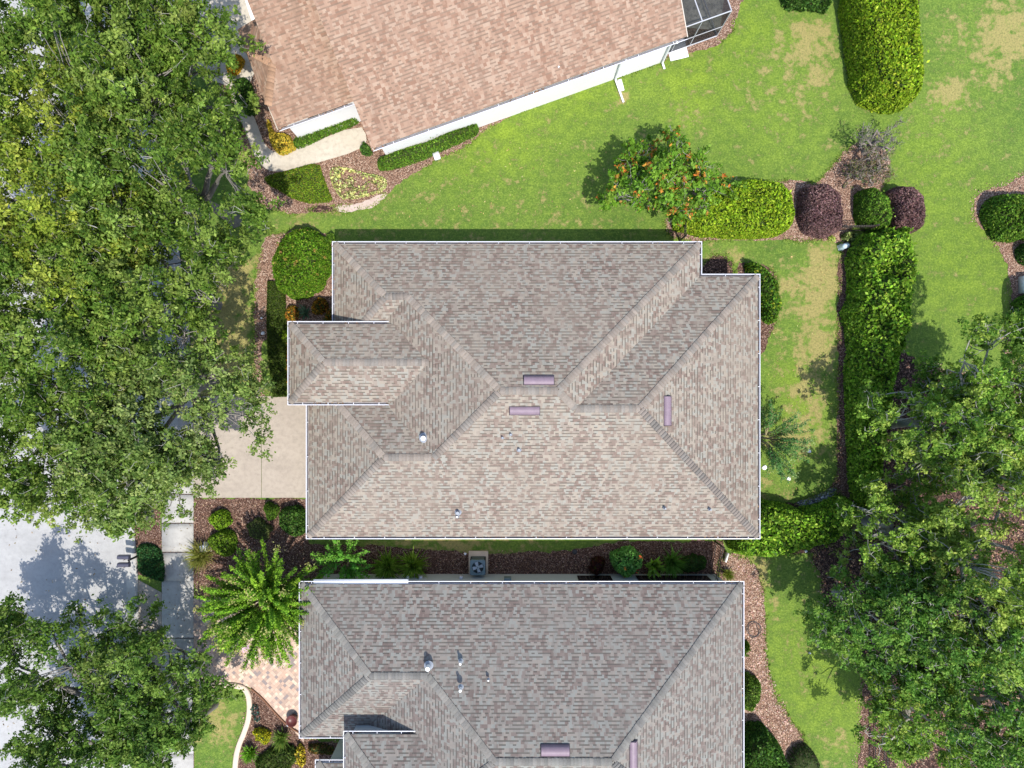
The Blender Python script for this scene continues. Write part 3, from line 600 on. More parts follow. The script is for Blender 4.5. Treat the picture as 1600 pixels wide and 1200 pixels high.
def pool_cage():
    z = 2.25; org = (*uv(16, 4), 0); h = thing('screen_enclosure', 'dark mesh pool cage with a pale metal frame beside the upper house', 'enclosure', org)
    u0, u1, v0, v1 = 14.55, 17.3, .75, 9.0
    g = Geo()
    for a, b in [((u0, v0), (u1, v0)), ((u1, v0), (u1, v1)), ((u0, v1), (u1, v1)), ((u0, v0+1.9), (u1, v0+1.9)), ((u0, v0+4), (u1, v0+4))]:
        bar(g, uv(*a, z), uv(*b, z), .065)
    bar(g, uv(15.9, v0, z), uv(15.9, v1, z), .07)
    for a in [(u1, v0), (u1, v0+1.9), (15.9, v0), (u0+.4, v0), (u1, v1)]: bar(g, uv(*a, 0), uv(*a, z), .055)
    bar(g, uv(u0, v0, .9), uv(u1, v0, .9), .05); bar(g, uv(u0, v0, .05), uv(u1, v0, .05), .09); bar(g, uv(u1, v0, .05), uv(u1, v1, .05), .09)
    g.build('frame', M['cage'], org, h)
    t = NT('insect_screen'); t.fin((.02, .022, .025), .7, .2); tr = t.N('ShaderNodeBsdfTransparent'); mx = t.N('ShaderNodeMixShader'); mx.inputs[0].default_value = .68
    t.L(tr.outputs[0], mx.inputs[1]); t.L(t.b.outputs[0], mx.inputs[2]); t.L(mx.outputs[0], t.out.inputs[0])
    for q in ([uv(u0, v0, z), uv(u1, v0, z), uv(u1, v1, z), uv(u0, v1, z)], [uv(u0, v0, 0), uv(u1, v0, 0), uv(u1, v0, z), uv(u0, v0, z)], [uv(u1, v0, 0), uv(u1, v1, 0), uv(u1, v1, z), uv(u1, v0, z)]):
        g = Geo(); g.add(q, [(0, 1, 2, 3)]); g.build('screen', t.m, org, h)
pool_cage()

# ---------------------------------------------------------------- vegetation builders
OAK = ([(.065, .125, .018), (.11, .19, .026), (.18, .275, .040), (.028, .058, .010), (.38, .47, .11)], [3, 4, 3, 3, 1.8])  # lightest tone paints sun highlights into the leaf colour
def hsil(poly, h):
    """outline as seen from above -> footprint: near side at the ground, far side at the top"""
    p = np.array(poly, float); c = p.mean(0); d = c-np.array([800, 600]); L = np.hypot(*d)+1e-6; d /= L
    t = (p-c)@d; t = t/(abs(t).max()+1e-6); k = min(1, L/250)
    return np.array([W(x, y, h*(.5+.42*tt*k)) for (x, y), tt in zip(p, t)])
def hedge(name, label, cat, poly, h, cols, wts, leaf=.10, dens=650, rnd=.45, group=None, core=(.035, .05, .012), bumpy=.10, smooth=2, k=1.1, mat='leaf', cover=1.0, aspect=.6, z0=0.0, flowers=None, world=False):
    p = np.array(poly, float) if world else hsil(poly, h)
    p = chaikin(p, smooth); c0 = p.mean(0); wb = Wob(1.9); wb2 = Wob(6)
    p = p + (c0-p)/np.linalg.norm(c0-p, axis=1)[:, None]*(wb2(p)*bumpy*.6)[:, None]
    A = area(p); n = int(A*dens*cover); lo, hi = p.min(0), p.max(0)
    P = rng.uniform(lo, hi, size=(int(n*2.2)+50, 2)); P = P[inside(P, p)][:n]; 
    def hz(P):
        d, nb = edgedist(P, p); t = np.clip(d/rnd, 0, 1); z = h*np.sqrt(1-(1-t)**2+1e-4)**.9; z = z+(wb(P)*bumpy+wb2(P)*bumpy*.5)*t; return z, nb, t, d
    z, nb, t, d = hz(P)
    g = Geo()
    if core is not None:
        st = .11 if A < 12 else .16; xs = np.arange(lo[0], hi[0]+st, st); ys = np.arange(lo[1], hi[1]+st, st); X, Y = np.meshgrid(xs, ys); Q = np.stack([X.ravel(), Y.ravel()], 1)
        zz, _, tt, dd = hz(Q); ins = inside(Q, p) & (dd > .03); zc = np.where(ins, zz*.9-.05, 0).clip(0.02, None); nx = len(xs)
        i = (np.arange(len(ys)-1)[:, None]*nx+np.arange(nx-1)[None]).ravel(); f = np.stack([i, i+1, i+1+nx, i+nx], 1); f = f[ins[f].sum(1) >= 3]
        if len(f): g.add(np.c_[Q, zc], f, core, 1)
    nr = np.c_[nb*(1-t)[:, None]*1.3, .35+t]; nr /= np.linalg.norm(nr, axis=1)[:, None]
    zj = z - rng.exponential(leaf*.55, len(P)) + leaf*.25; st = (rng.random(len(P)) < .10) & (wb2(P*1.7) > .2); zj = zj + st*rng.exponential(leaf*1.1, len(P)); hol = wb2(P*.8+3) < -1.25; zj = zj - hol*rng.uniform(0, .25, len(P))*min(1, h)
    if cover < 1:  # patchy cover
        m = wb2(P)+rng.normal(size=len(P))*.3 > -.2; P, nr, zj, = P[m], nr[m], zj[m]
    leaves(g, np.c_[P, zj.clip(.01)], nr, rng.uniform(.6, 1.45, len(P))*leaf, pick(cols, wts, len(P), .26)*(1+.22*np.sin(wb(P*.9+1))[:, None]), k*.75, aspect)
    # sides
    q = np.roll(p, -1, 0); Ls = np.hypot(*(q-p).T); m = int(Ls.sum()*h*dens*.8*cover); ii = rng.choice(len(p), m, p=Ls/Ls.sum()); u = rng.random(m)[:, None]
    B = p[ii]*(1-u)+q[ii]*u; ctr = (B-c0); dirn = q[ii]-p[ii]; nn = np.stack([dirn[:, 1], -dirn[:, 0]], 1); nn /= np.linalg.norm(nn, axis=1)[:, None]+1e-9
    nn *= np.sign((nn*ctr).sum(1))[:, None]+1e-9; zs = rng.uniform(.02, h*.85, m); ins_ = rnd*(1-np.sqrt(1-(zs/h)**2*.9))
    leaves(g, np.c_[B-nn*(ins_+rng.exponential(.03, m))[:, None], zs], np.c_[nn, np.full(m, .5)], rng.uniform(.7, 1.2, m)*leaf, pick(cols, wts, m), k, aspect)
    if flowers:
        fc, fn, fs = flowers; m = fn; ids = rng.choice(len(P), m); P3 = np.c_[P[ids], zj[ids]+.05]
        for j in range(m):
            kk = 14; leaves(g, P3[j]+rng.normal(size=(kk, 3))*fs*.35, np.tile([0, 0, 1.0], (kk, 1)), np.full(kk, fs*.5), pick([fc[j % len(fc)]], [1], kk, .15), 1.5, .8)
    o = g.build(name, [M[mat], M['core']], (c0[0], c0[1], 0)); return setp(o, label, cat, group)
BARK = (.19, .175, .155)
def tree(name, label, cpx, rx, ry, top, cols, wts, group=None, leaf=.13, nclump=150, per=130, depth=1.8, drop=1.5, bark=(.17, .155, .135), twig=(.42, .40, .36), cr=(.5, .88), gap=.12, lobes=.16, ntw=2, flat_=.6, lean=(0, 0), tup=.6, mat='leaf', cat='tree', tips=None, shape=1.0, at=None):
    hc = top*.85; c = W(cpx[0], cpx[1], hc); base = c-np.array(lean) if at is None else W(*at); org = (base[0], base[1], 0)
    root = thing(name, label, cat, org, group)
    ph = rng.uniform(0, 6.28, 3)
    th = rng.uniform(0, 6.283, nclump); r = np.sqrt(rng.random(nclump))**shape
    wobr = 1+lobes*np.sin(3*th+ph[0])+lobes*.7*np.sin(5*th+ph[1])+lobes*.5*np.sin(9*th+ph[2])
    X = c[0]+rx*r*wobr*np.cos(th); Y = c[1]+ry*r*wobr*np.sin(th); hz = Wob(.9)(np.stack([X, Y], 1))*.6
    Z = top-drop*r**2.2-rng.random(nclump)**1.1*depth*1.25+hz
    CP = np.stack([X, Y, Z], 1)
    keep = Wob(1.3)(CP[:, :2]) > -1.35+gap*3; CP = CP[keep]; n = len(CP); CR = rng.uniform(cr[0], cr[1], n)
    g = Geo(); z0 = top*.38; tr = .022*top+.06
    tube(g, [(base[0], base[1], -.05), (base[0]+.03, base[1], .4), (base[0], base[1]+.05, z0*.6), (c[0]*.25+base[0]*.75, c[1]*.25+base[1]*.75, z0)], [tr*1.5, tr, tr*.85, tr*.75], 8, bark)
    o3 = np.array([c[0]*.25+base[0]*.75, c[1]*.25+base[1]*.75, z0]); nl = 8; limbs = []
    for i in range(nl):
        a = i*6.283/nl+rng.uniform(-.3, .3); rr = rng.uniform(.5, .75); e3 = np.array([c[0]+math.cos(a)*rx*rr, c[1]+math.sin(a)*ry*rr, top-depth*.95-drop*rr**2-.2])
        mid = (o3+e3)/2+np.array([0, 0, .35])+rng.normal(size=3)*.25; t = np.linspace(0, 1, 7)[:, None]
        pts = o3*(1-t)**2+mid*2*t*(1-t)+e3*t*t; pts[1:-1] += rng.normal(size=(5, 3))*.08; tube(g, pts, np.linspace(tr*.55, .035, 7), 6, bark); limbs.append(pts)
    LP = np.concatenate([l[2:] for l in limbs])
    for i in range(n):
        j = np.argmin(np.linalg.norm(LP-CP[i], axis=1)); a = LP[j]; b = CP[i]+np.array([0, 0, .05]); mid = (a+b)/2+rng.normal(size=3)*.15
        mid[2] -= .25; b = b-np.array([0, 0, CR[i]*.35]); q1 = a*.6+mid*.4; tube(g, [a, q1+rng.normal(size=3)*.06, mid, (mid+b)/2+rng.normal(size=3)*.08, b], [.032, .026, .022, .016, .010], 4, np.array(bark)*.7+np.array(twig)*.2)
        for _ in range(ntw):
            dv = rng.normal(size=3)*np.array([1, 1, .4]); dv /= np.linalg.norm(dv); e_ = b+dv*CR[i]*rng.uniform(.5, .95)+np.array([0, 0, .18+CR[i]*.35*tup]); m1 = b*.65+e_*.35+rng.normal(size=3)*.05; m2 = b*.3+e_*.7+rng.normal(size=3)*.05
            tube(g, [b, m1, m2, e_], [.013, .010, .007, .003], 3, np.array(twig)*rng.uniform(.6, 1.1))
            if rng.random() < .6: tube(g, [m2, m2+(e_-m2)*.8+rng.normal(size=3)*.10], [.006, .003], 3, twig)
    g.build('trunk', M['bark'], org, root)
    g = Geo(); m = (per*(CR/np.mean(CR))**2).astype(int); idx = np.repeat(np.arange(n), m); N = len(idx)
    # sub-clusters inside each clump
    ns = 9; sub = rng.normal(size=(n, ns, 3)); sub /= np.linalg.norm(sub, axis=2)[:, :, None]; sub *= (rng.random((n, ns, 1))**.4)*CR[:, None, None]*np.array([1, 1, flat_])
    sidx = rng.integers(0, ns, N); off = sub[idx, sidx]+rng.normal(size=(N, 3))*(CR[idx]*.14)[:, None]*np.array([1, 1, .7])
    P = CP[idx]+off
    cc = pick(cols, wts, n, .16); cs = pick(cols, wts, n*ns, .14).reshape(n, ns, 3); C = pick(cols, wts, N, .22)*.40+cc[idx]*.30+cs[idx, sidx]*.30  # clump tints paint brighter, lit-looking tops into the leaf colour
    if tips is not None:
        tc, tp = tips; tm = (rng.random((n, ns)) < tp)[idx, sidx] & (off[:, 2] > -.05) & (rng.random(N) < .6); C[tm] = pick(tc, [1]*len(tc), int(tm.sum()), .2)
    nr = off/(np.linalg.norm(off, axis=1)[:, None]+1e-6)*.6+np.array([0, 0, .7])
    leaves(g, P, nr, rng.uniform(.6, 1.45, N)*leaf, C, .8, .55)
    g.build('crown', M[mat], org, root)
    return root
def plume(name, label, cat, px, hgt, n, L, cols, wts, spread=1.0, group=None, leaf=.085, flowers=None, seeds=None, dens=26, sector=None):
    c = W(px[0], px[1], hgt*.7); org = (c[0], c[1], 0); root = thing(name, label, cat, org, group); g = Geo(); gl = Geo()
    nt = 5
    for i in range(nt):
        a = i*6.28/nt; tube(g, [(c[0]+.1*math.cos(a), c[1]+.1*math.sin(a), 0), (c[0]+.25*math.cos(a), c[1]+.25*math.sin(a), hgt*.35), (c[0]+.4*math.cos(a), c[1]+.4*math.sin(a), hgt*.6)], [.05, .04, .03], 6, (.34, .27, .21))
    Ps = []; Ns = []; Cs = []; Ss = []
    for i in range(n):
        a = rng.uniform(0, 6.283) if sector is None else rng.uniform(*sector); el = rng.uniform(.02, 1.25)**1.2; ln = L*rng.uniform(.65, 1.05)
        o = np.array([c[0], c[1], hgt*.45])+np.array([math.cos(a), math.sin(a), 0])*rng.uniform(.1, .4)
        d = np.array([math.cos(a)*math.cos(el), math.sin(a)*math.cos(el), math.sin(el)]); t = np.linspace(0, 1, 8)[:, None]
        side = np.array([-math.sin(a), math.cos(a), 0])*rng.normal()*.25
        pts = o+d*ln*spread*t+np.array([0, 0, hgt*.30])*t*(1-.2*t)-np.array([0, 0, 1.0])*(t**2.2)*ln*rng.uniform(.05, .22)+side*t*t
        pts[:, 2] = pts[:, 2].clip(.15)
        tube(g, pts, np.linspace(.022, .006, 8), 4, (.30, .26, .14))
        m = int(ln*dens*2.2); tt = rng.uniform(.22, 1.0, m); k = tt*7; k0 = np.minimum(k.astype(int), 6); fr = (k-k0)[:, None]; q = pts[k0]*(1-fr)+pts[k0+1]*fr
        off = rng.normal(size=(m, 3))*(.070*(1.1-tt*.5))[:, None]; Ps.append(q+off); Ns.append(off/(.05)+np.array([0, 0, 1.2]))
        base = pick(cols, wts, 1, .12); Cs.append(pick(cols, wts, m, .15)*.5+base*.5); Ss.append(np.full(m, leaf))
        e3 = pts[-1]
        if seeds and rng.random() < seeds[1]:
            kk = 40; Ps.append(e3+rng.normal(size=(kk, 3))*.11); Ns.append(np.tile([0, 0, 1.0], (kk, 1))); Cs.append(pick([seeds[0]], [1], kk, .2)); Ss.append(np.full(kk, leaf*.9))
    P = np.concatenate(Ps); S = np.concatenate(Ss)*rng.uniform(.75, 1.25, len(P)); leaves(gl, P, np.concatenate(Ns)/2, S, np.concatenate(Cs), .9, .5)
    if flowers:
        for (fx, fy, fz) in flowers[1]:
            fc = W(fx, fy, fz); kk = 60; leaves(gl, np.r_[fc, fz]+rng.normal(size=(kk, 3))*.09, np.tile([0, 0, 1.0], (kk, 1)), np.full(kk, .08), pick([flowers[0]], [1], kk, .12), 1.0, .8)
    g.build('trunk', M['bark'], org, root); gl.build('crown', M['leaf'], org, root); return root
def blades(name, label, cat, px, r, h, n, cols, wts, wd=.03, droop=.6, group=None, mat='leaf', flowers=None, offs=None):
    c = W(px[0], px[1], h*.4); g = Geo(); V_ = []; C = []
    cen = [c] if offs is None else [c+np.array(o) for o in offs]
    col = pick(cols, wts, n, .18)
    for i in range(n):
        cc = cen[i % len(cen)]; a = rng.uniform(0, 6.283); ln = r*rng.uniform(.6, 1.1); hh = h*rng.uniform(.6, 1.1); s = np.array([-math.sin(a), math.cos(a), 0])*wd/2; d = np.array([math.cos(a), math.sin(a), 0])
        o = np.array([cc[0], cc[1], .02])+d*.04+rng.normal(size=3)*np.array([.05, .05, 0]); lean = rng.uniform(.25, 1.0)
        ts = [0, .35, .7, 1.0]; ws = [1, 1.1, .75, .08]
        for t, w in zip(ts, ws):
            p = o+d*ln*lean*t+np.array([0, 0, hh*(math.sin(t*1.9*droop+.25*t*(1-lean)*3)+(1-lean)*t*.6)]); V_ += [p-s*w, p+s*w]
        C += [col[i]]*8
    V_ = np.array(V_); b = np.arange(n)[:, None]*8; f = np.stack([b+np.array([0, 1, 3, 2]), b+np.array([2, 3, 5, 4]), b+np.array([4, 5, 7, 6])], 1).reshape(-1, 4)
    g.add(V_, f, np.array(C))
    if flowers:
        fc, pts = flowers
        for (ox, oy, oz) in pts: kk = 20; leaves(g, np.array([c[0]+ox, c[1]+oy, oz])+rng.normal(size=(kk, 3))*.04, np.tile([0, 0, 1.0], (kk, 1)), np.full(kk, .06), pick([fc], [1], kk, .15), 1, .8)
    o = g.build(name, M[mat], (c[0], c[1], 0)); return setp(o, label, cat, group)
def circ(x, y, rx, ry=None, n=12, a=0):
    ry = ry or rx; return [(x+rx*math.cos(t)*math.cos(a)-ry*math.sin(t)*math.sin(a), y+rx*math.cos(t)*math.sin(a)+ry*math.sin(t)*math.cos(a)) for t in np.arange(n)*6.283/n]

G_BR = ([(.17, .27, .014), (.25, .36, .02), (.09, .16, .012), (.36, .44, .04)], [3, 3, 2, 1])       # bright lime hedge
G_MD = ([(.07, .155, .016), (.115, .22, .022), (.04, .085, .012), (.19, .29, .04)], [3, 3, 2, 1])    # mid green
G_DK = ([(.045, .11, .018), (.075, .16, .024), (.025, .06, .014), (.13, .24, .05)], [3, 3, 2, 1])
G_YL = ([(.50, .36, .04), (.62, .48, .07), (.32, .26, .03), (.22, .22, .03)], [3, 2, 1, 1])
G_PU = ([(.18, .10, .10), (.24, .14, .135), (.09, .05, .05), (.32, .20, .185)], [3, 3, 2, 1])
G_OR = ([(.36, .17, .02), (.48, .26, .03), (.14, .12, .02), (.20, .05, .02), (.06, .09, .02)], [2, 2, 2, 1, 2])
def fringe():
    P = []
    for p in EDGES:
        q = np.roll(p, -1, 0); L_ = np.hypot(*(q-p).T); n = int(L_.sum()*75); i = rng.choice(len(p), n, p=L_/L_.sum()); u = rng.random((n, 1)); B = p[i]*(1-u)+q[i]*u
        k = (Wob(2.2)(B) > -.5); B = B[k]; P.append(B+rng.normal(size=B.shape)*.075)
    P = np.concatenate(P); P = P[(abs(P[:, 0]) < 27) & (abs(P[:, 1]) < 21)]; h1 = len(P)*2//3
    for nm, A_, cl in (('grass_fringe', P[:h1], [(.13, .21, .03), (.22, .31, .05), (.30, .30, .10)]), ):
        g = Geo(); leaves(g, np.c_[A_, rng.uniform(.02, .06, len(A_))], np.tile([0, 0, 1.0], (len(A_), 1)), rng.uniform(.05, .13, len(A_)), pick(cl, [2, 2, 1], len(A_)), .8, .4); o = g.build(nm, M['leaf']); setp(o, kind='stuff')
    A_ = P[h1:]+rng.normal(size=P[h1:].shape)*.12; g = Geo(); leaves(g, np.c_[A_, np.full(len(A_), .03)], np.tile([0, 0, 1.0], (len(A_), 1)), rng.uniform(.03, .09, len(A_)), pick([(.30, .18, .12), (.45, .30, .22), (.14, .08, .06)], [1, 1, 1], len(A_)), 2.5, .5); setp(g.build('mulch_chips', M['core']), kind='stuff')
# -- hedges and shrubs east
hedge('hedge', 'tall wide clipped lime green hedge running off the top edge beside bare mulch', 'hedge', [(1328, -70), (1440, -70), (1441, 60), (1440, 135), (1426, 160), (1400, 167), (1370, 166), (1345, 158), (1332, 110)], 2.3, *G_BR, leaf=.13, dens=520, rnd=.75)
hedge('hedge', 'oblong clipped lime green hedge under the red tipped tree', 'hedge', [(1046, 350), (1062, 322), (1100, 300), (1150, 280), (1180, 276), (1220, 278), (1240, 290), (1248, 318), (1246, 345), (1232, 362), (1190, 370), (1100, 370), (1056, 364)], 1.5, *G_BR, leaf=.12, dens=620, rnd=.6)
hedge('shrub', 'rounded purple leaved shrub between the lime hedge and the mulch corner', 'shrub', [(1247, 345), (1250, 300), (1262, 286), (1290, 284), (1314, 290), (1323, 310), (1322, 340), (1312, 362), (1290, 371), (1256, 368)], 1.4, *G_PU, leaf=.075, dens=1100, rnd=.5, core=(.05, .025, .025), group='purple leaved shrubs')
hedge('shrub', 'rounded dark green shrub squeezed against a purple one', 'shrub', circ(1368, 328, 35, 39), 1.5, *G_MD, leaf=.10, dens=700, rnd=.55)
hedge('shrub', 'purple leaved shrub beside the open lawn right of a round green shrub', 'shrub', [(1385, 300), (1405, 287), (1430, 288), (1448, 300), (1454, 325), (1446, 352), (1425, 364), (1400, 362), (1386, 350), (1392, 325)], 1.4, *G_PU, leaf=.075, dens=1000, rnd=.5, core=(.05, .025, .025), group='purple leaved shrubs')
hedge('hedge', 'long loose broadleaf hedge beside the narrow mulch strip', 'hedge', [(1345, 368), (1365, 358), (1400, 355), (1432, 366), (1441, 400), (1438, 450), (1430, 500), (1412, 545), (1386, 620), (1372, 720), (1362, 800), (1330, 800), (1322, 700), (1322, 560), (1326, 450), (1332, 400)], 1.9, [(.12, .24, .018), (.20, .35, .03), (.05, .11, .014), (.33, .47, .06)], [3, 3, 2, 1.6], leaf=.17, dens=360, rnd=.7, bumpy=.34, k=.8, mat='waxy')
hedge('hedge', 'loose bright broadleaf hedge at the lower right corner of the middle house', 'hedge', [(1140, 862), (1133, 845), (1150, 815), (1170, 795), (1190, 780), (1225, 790), (1260, 797), (1300, 790), (1335, 775), (1348, 800), (1338, 830), (1312, 848), (1280, 858), (1240, 866), (1190, 868)], 1.6, [(.12, .25, .018), (.21, .36, .03), (.05, .11, .014), (.33, .48, .06)], [3, 3, 2, 1.4], leaf=.16, dens=420, rnd=.5, bumpy=.14, k=.8, mat='waxy')
hedge('shrub', 'dense green rounded shrub at the right edge inside a curved mulch bed', 'shrub', [(1536, 335), (1542, 312), (1560, 304), (1600, 300), (1650, 300), (1650, 372), (1600, 370), (1575, 378), (1550, 368)], 1.3, *G_MD, leaf=.13, dens=560, rnd=.5, mat='waxy')
hedge('shrub', 'dark rounded shrub cut by the right edge beside peach mulch', 'shrub', [(1592, 380), (1640, 375), (1650, 410), (1598, 412), (1590, 398)], 1.2, *G_DK, leaf=.10, dens=600)
hedge('shrub', 'tall leafy shrub cut by the right edge shading the lawn', 'shrub', [(1594, 470), (1640, 450), (1720, 455), (1720, 580), (1620, 575), (1592, 540)], 3.4, *G_MD, leaf=.14, dens=500, rnd=.8)
hedge('shrub', 'leafy green shrub against the right wall of the middle house', 'shrub', [(1158, 412), (1175, 407), (1200, 418), (1218, 432), (1225, 460), (1222, 485), (1210, 505), (1195, 512), (1185, 470)], 1.1, [(.07, .17, .02), (.11, .22, .02), (.04, .09, .012), (.28, .33, .03)], [3, 3, 2, 1], leaf=.12, dens=520, rnd=.4, bumpy=.1, k=.7)
hedge('shrub', 'small yellow green tuft of leaves beside the purple shrub and dry lawn', 'shrub', circ(1300, 373, 6, 5), .35, [(.45, .55, .12), (.6, .65, .2)], [1, 1], leaf=.08, dens=700, rnd=.15)
hedge('shrub', 'variegated pale green plant beside the blue white ornament', 'shrub', [(1312, 372), (1320, 364), (1340, 362), (1346, 370), (1336, 377), (1320, 378)], .5, [(.36, .42, .14), (.16, .22, .06), (.07, .10, .03)], [1, 1, 1], leaf=.12, dens=350, rnd=.2, k=.6)
hedge('shrub', 'dark leafy shrub spilling over at the top edge of the lawn', 'shrub', [(1225, -40), (1222, 6), (1240, 12), (1280, 10), (1305, 12), (1310, -40)], 1.2, *G_DK, leaf=.14, dens=420, bumpy=.15, k=.6)
# -- west side of the middle house
hedge('shrub', 'big round clipped green bush at the upper left corner of the middle house', 'shrub', circ(467, 409, 53, 59, 16)+[], 1.75, [(.08, .18, .012), (.13, .25, .016), (.045, .10, .010), (.22, .28, .04)], [3, 3, 2, 1], leaf=.10, dens=900, rnd=1.0, flowers=([(.35, .22, .06), (.42, .24, .10)], 14, .10))
hedge('shrub', 'small light green shrub between the round bush and the roof corner', 'shrub', circ(515, 372, 7, 8), .8, *G_MD, leaf=.09, dens=800, rnd=.2)
hedge('ground_cover', 'long low olive green hedge strip left of the garage front', 'hedge', [(416, 438), (444, 440), (447, 500), (448, 620), (427, 620), (418, 560), (415, 490)], .35, [(.06, .10, .014), (.09, .13, .02), (.035, .06, .01)], [3, 2, 2], leaf=.07, dens=1100, rnd=.15, smooth=0, bumpy=.02)
for i, (x, y, r, lb) in enumerate([(455, 490, 12, 'orange and green croton beside the olive hedge strip'), (498, 478, 15, 'yellow orange croton behind the grey green agave'), (517, 492, 9, 'rust orange croton touching the wall of the middle house')]):
    hedge('croton', lb, 'shrub', circ(x, y, r), .6, *G_OR, leaf=.12, dens=500, rnd=.25, bumpy=.1, k=.5, group='crotons in front of the middle house')
blades('agave', 'spiky grey green agave between two orange crotons', 'plant', (475, 488), .42, .35, 60, [(.16, .25, .16), (.10, .18, .10)], [1, 1], .06, .4)
hedge('shrub', 'small bright green shrub at the corner of the raised porch roof', 'shrub', circ(444, 523, 5, 8), .5, *G_BR, leaf=.09, dens=700, rnd=.2)
hedge('ground_cover', 'patch of rusty low flowers beside the porch roof edge', 'plant', [(446, 535), (452, 535), (452, 600), (447, 600)], .2, *G_OR, leaf=.08, dens=300, rnd=.1, smooth=0)
# -- upper house
hedge('ground_cover', 'fan shaped bright green ground cover in the bed below the front walk', 'plant', [(411, 274), (455, 264), (497, 252), (505, 275), (514, 298), (522, 316), (490, 319), (462, 313), (436, 298), (415, 286)], .25, [(.11, .19, .015), (.16, .23, .02), (.07, .13, .01), (.22, .2, .03)], [3, 3, 1, .6], leaf=.07, dens=1300, rnd=.15, smooth=1, bumpy=.02)
hedge('ground_cover', 'patch of pale yellow variegated plants on mulch by the upper house', 'plant', [(512, 268), (520, 258), (545, 262), (570, 270), (602, 276), (606, 290), (594, 302), (560, 310), (535, 312), (522, 298)], .3, [(.52, .54, .20), (.66, .64, .30), (.30, .34, .10), (.14, .18, .06)], [3, 2, 1, 1], leaf=.12, dens=420, rnd=.15, core=None, cover=.85, k=.7, bumpy=.02)
hedge('hedge', 'thin clipped green hedge along the entry wall of the upper house', 'hedge', [(455, 212), (500, 199), (552, 181), (560, 180), (562, 192), (540, 200), (500, 214), (464, 229), (456, 224)], .8, *G_MD, leaf=.09, dens=900, rnd=.2, smooth=1)
hedge('hedge', 'thick clipped green hedge below the corner of the upper house roof', 'hedge', [(586, 252), (596, 240), (650, 222), (715, 198), (742, 190), (748, 200), (742, 212), (700, 231), (650, 254), (603, 268), (590, 264)], .9, *G_MD, leaf=.09, dens=900, rnd=.3, smooth=1)
hedge('hedge', 'short stub of green hedge touching the roof corner of the upper house', 'hedge', [(561, 220), (568, 217), (578, 232), (584, 240), (574, 242), (563, 234)], .8, *G_DK, leaf=.09, dens=900, rnd=.2, smooth=1)
hedge('shrub', 'golden yellow shrub at the bend of the front walk', 'shrub', [(413, 186), (420, 196), (430, 208), (448, 210), (458, 222), (463, 230), (450, 240), (438, 242), (425, 232), (417, 212)], .7, *G_YL, leaf=.08, dens=1100, rnd=.25, smooth=1)
hedge('shrub', 'golden orange shrub beside the upper driveway and roof edge', 'shrub', circ(366, 100, 15, 17), .7, [(.62, .36, .03), (.5, .30, .03), (.28, .24, .03)], [3, 2, 1], leaf=.09, dens=900, rnd=.3, bumpy=.1)
hedge('shrub', 'dark green shrub tucked under the oak beside the upper house wall', 'shrub', [(362, 118), (385, 115), (402, 165), (398, 185), (375, 170), (360, 140)], .9, *G_DK, leaf=.11, dens=600)
hedge('shrub', 'bright green shrub under the oak left of the front walk', 'shrub', circ(361, 202, 18, 16), .6, *G_MD, leaf=.10, dens=700)
# -- front bed
hedge('shrub', 'bright lime shrub nearest the driveway in the front bed', 'shrub', [(322, 812), (330, 800), (350, 793), (360, 805), (365, 815), (345, 828), (326, 826)], .7, [(.16, .29, .02), (.24, .38, .03), (.08, .16, .012)], [3, 2, 1], leaf=.11, dens=560, rnd=.3, bumpy=.12, k=.6)
hedge('shrub', 'lime green shrub behind the white utility box', 'shrub', [(318, 845), (335, 832), (360, 826), (372, 840), (366, 862), (350, 872), (330, 866)], .8, [(.14, .24, .02), (.2, .31, .03), (.08, .15, .012)], [3, 2, 1], leaf=.10, dens=650, rnd=.3, bumpy=.1)
hedge('shrub', 'round lime shrub beside a dark glossy one near the driveway edge', 'shrub', circ(421, 799, 14, 16), .8, *G_MD, leaf=.07, dens=1200, rnd=.35)
hedge('shrub', 'dark glossy shrub at the lower left corner of the middle house', 'shrub', [(434, 800), (450, 790), (470, 790), (478, 800), (478, 835), (460, 842), (440, 835), (432, 815)], 1.0, *G_DK, leaf=.12, dens=560, rnd=.35, mat='waxy')
hedge('shrub', 'olive feathery shrub in the middle of the front bed', 'shrub', circ(404, 828, 22, 18), .5, [(.09, .12, .03), (.12, .15, .05)], [1, 1], leaf=.08, dens=500, rnd=.25, core=(.05, .05, .02), k=.4)
hedge('ground_cover', 'dark green wedge of ground cover under the mailboxes', 'plant', [(212, 852), (236, 848), (252, 858), (256, 872), (257, 910), (248, 908), (216, 898), (213, 870)], .3, [(.03, .10, .03), (.05, .14, .04), (.02, .06, .02)], [1, 1, 1], leaf=.09, dens=900, rnd=.15, smooth=1, bumpy=.05)
blades('grass_clump', 'olive ornamental grass in front of the white utility box', 'plant', (316, 868), .95, .7, 420, [(.22, .23, .05), (.14, .16, .03), (.3, .28, .08)], [2, 2, 1], .025, .8)
